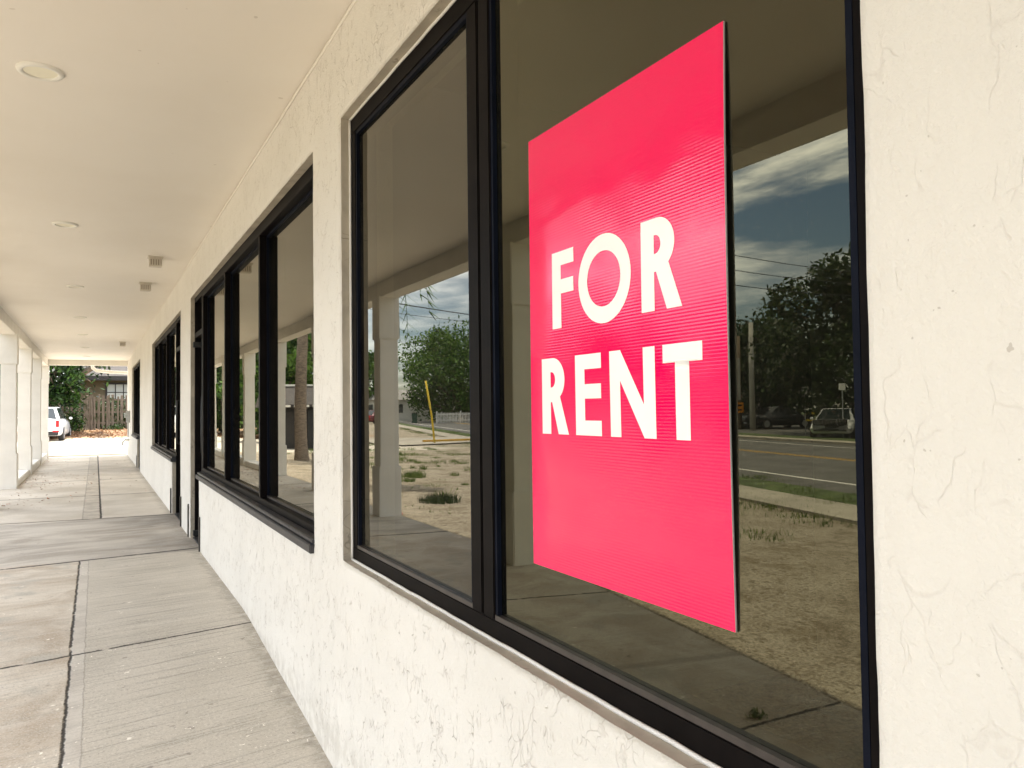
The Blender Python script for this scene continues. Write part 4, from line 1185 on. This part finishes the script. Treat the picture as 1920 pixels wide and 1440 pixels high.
        # mirrors, lamps
        bm = box(s*(hw+.02), s*(hw+.17), L*.13, L*.13+.10, belt+.0, belt+.12) if s > 0 else box(-hw-.17, -hw-.02, L*.13, L*.13+.10, belt+.0, belt+.12)
        bmesh.ops.bevel(bm, geom=bm.edges[:], offset=.03, segments=2, affect='EDGES'); obj('mirror', bm, M[paint], e)
        x0, x1 = sorted((s*hw*.60, s*hw*.885))
        obj('tail_light', box(x0+ (.12 if s>0 else 0), x1-(.12 if s<0 else 0), -L/2-.02, -L/2+.16, belt*.66, belt*.98, bev=.02), M['tail'], e)
        obj('reflector', box(x0, x1, -L/2-.012, -L/2+.1, .42, .50, bev=.01), M['tail'], e)
        bm = bmesh.new()
        v = [bm.verts.new(p) for p in ((s*hw*.42, L/2-.03, belt*.66), (s*hw*.80, L/2-.16, belt*.72), (s*hw*.86, L/2-.24, belt*.80), (s*hw*.45, L/2-.06, belt*.72))]
        bm.faces.new(v if s < 0 else v[::-1]); r = bmesh.ops.extrude_face_region(bm, geom=bm.faces[:]); bmesh.ops.translate(bm, verts=[g for g in r['geom'] if isinstance(g, bmesh.types.BMVert)], vec=(0, .05, 0)); bmesh.ops.recalc_face_normals(bm, faces=bm.faces)
        obj('headlight', bm, M['lamp'], e)
        obj('intake', box(*sorted((s*hw*.50, s*hw*.74)), L/2-.14, L/2-.015, .34, .50, bev=.03), M['blacktrim'], e)
    obj('rear_bumper', box(-hw*.84, hw*.84, -L/2-.03, -L/2+.2, .28, .46, bev=.03), M['blacktrim'], e)
    obj('licence_plate', box(-.16, .16, -L/2-.045, -L/2-.03, .36, .46), M['plate'], e)
    obj('grille', box(-hw*.44, hw*.44, L/2-.12, L/2+.008, .34, belt*.62, bev=.05), M['blacktrim'], e)
    return e
car('parked_car', 'white car seen from behind at the far end of the walkway', (-2.17, 45.0, ground_z(-2.17, 44)), R(-4), 'carwhite', L=4.6, Wd=1.86, H=1.62, suv=True)
car('parked_car', 'white saloon facing the shop across the street, mirrored beside the window edge', (-28.6, 25.2, GZ+.02), R(-122), 'carwhite', L=4.8, H=1.36)
car('parked_car', 'dark red car in front of the pale roofed house, mirrored at the left pane edge', (-25.0, 81.5, GZ), R(60), 'carred', L=4.6, H=1.5)
car('parked_car', 'black car in the lot beside the pale concrete pole', (-37.2, 37.0, GZ+.02), R(100), 'cardark', L=4.7, H=1.5)
car('parked_car', 'white van like car by the yard trees behind the white car', (-8.6, 46.0, ground_z(-8.6, 46)), R(80), 'carwhite', L=4.9, Wd=1.95, H=1.9, suv=True)

# barrier rail across the lot (yellow bars)
br = empty('barrier', (-35.5, 31.0, GZ+.02), R(100), label='low yellow double bar barrier across the street behind the white saloon', cat='barrier')
obj('rail', box(-2.6, 2.6, -.04, .04, .95, 1.07), M['yellow'], br)
obj('rail', box(-2.6, 2.6, -.04, .04, .55, .65), M['yellow'], br)
for x in (-2.4, 0, 2.4): obj('post', box(x-.05, x+.05, .042, .14, -.05, 1.1), M['black'], br)

# ------------------------------------------------------------------ light and sky
sd = Vector((.0, .17, .97)).normalized()
elev = math.asin(sd.z); az = math.atan2(sd.x, sd.y)
w = bpy.data.worlds.new('World'); SC.world = w; w.use_nodes = True
nt = w.node_tree; nt.nodes.clear()
out = nt.nodes.new('ShaderNodeOutputWorld'); bg = nt.nodes.new('ShaderNodeBackground')
sky = nt.nodes.new('ShaderNodeTexSky'); sky.sky_type = 'NISHITA'; sky.sun_disc = False
sky.sun_elevation = elev; sky.sun_rotation = az; sky.dust_density = .6; sky.air_density = 1.0; sky.ozone_density = 3.0
class W_: pass
h = NT.__new__(NT); h.t = nt; h.co = nt.nodes.new('ShaderNodeTexCoord').outputs['Generated']
x, y, z = h.xyz()
zz = h.math('MAXIMUM', z, .0)
den = h.math('ADD', zz, .12)
uv = h.comb(h.math('DIVIDE', x, den), h.math('DIVIDE', y, den), 0.)
n1 = h.noise(1.15, 7, .62, v=h.scale((1.0, .55, 1), uv), dist=.35)
n2 = h.noise(.5, 3, .5, v=h.vadd(uv, (4.2, 1.3, 0)))
cf = h.ramp(h.math('ADD', h.math('MULTIPLY', n1, .75), h.math('MULTIPLY', n2, .35)), .47, .60)
cf = h.math('MULTIPLY', cf, h.ramp(z, .10, .26, .30, .94))
shade = h.mix(h.ramp(h.noise(2.4, 5, .6, v=uv), .35, .65), (9.5, 10, 10.8), (25, 24.7, 24))
colr = h.mix(cf, sky.outputs[0], shade)
nt.links.new(colr, bg.inputs[0]); bg.inputs[1].default_value = .11
nt.links.new(bg.outputs[0], out.inputs[0])
sl = bpy.data.lights.new('sun', 'SUN'); sl.energy = 4.2; sl.angle = R(.5); sl.color = (1., .95, .87)
so = bpy.data.objects.new('sun', sl); COL.objects.link(so); so.rotation_euler = sd.to_track_quat('Z', 'Y').to_euler()

# ------------------------------------------------------------------ camera
yaw, pitch, roll = R(27.98861), R(1.70806), R(.67944)
f = Vector((math.sin(yaw)*math.cos(pitch), math.cos(yaw)*math.cos(pitch), math.sin(pitch)))
r0 = Vector((math.cos(yaw), -math.sin(yaw), 0)); u0 = r0.cross(f)
r_ = r0*math.cos(roll)-u0*math.sin(roll); u_ = r0*math.sin(roll)+u0*math.cos(roll)
cam = bpy.data.cameras.new('camera'); cam.sensor_width = 36; cam.lens = 1470/1920*36; cam.clip_end = 800; cam.clip_start = .05
co = bpy.data.objects.new('camera', cam); COL.objects.link(co)
co.matrix_world = Matrix(((r_.x, u_.x, -f.x, 0), (r_.y, u_.y, -f.y, 0), (r_.z, u_.z, -f.z, ZC), (0, 0, 0, 1)))
SC.camera = co
SC.view_settings.view_transform = 'Standard'; SC.view_settings.look = 'None'; SC.view_settings.gamma = 1
SC.view_settings.exposure = 1.42
SC.cycles.use_denoising = True
SC.cycles.max_bounces = 10; SC.cycles.diffuse_bounces = 6; SC.cycles.glossy_bounces = 5; SC.cycles.transparent_max_bounces = 16
SC.cycles.caustics_reflective = False; SC.cycles.caustics_refractive = False
SC.cycles.sample_clamp_indirect = 8
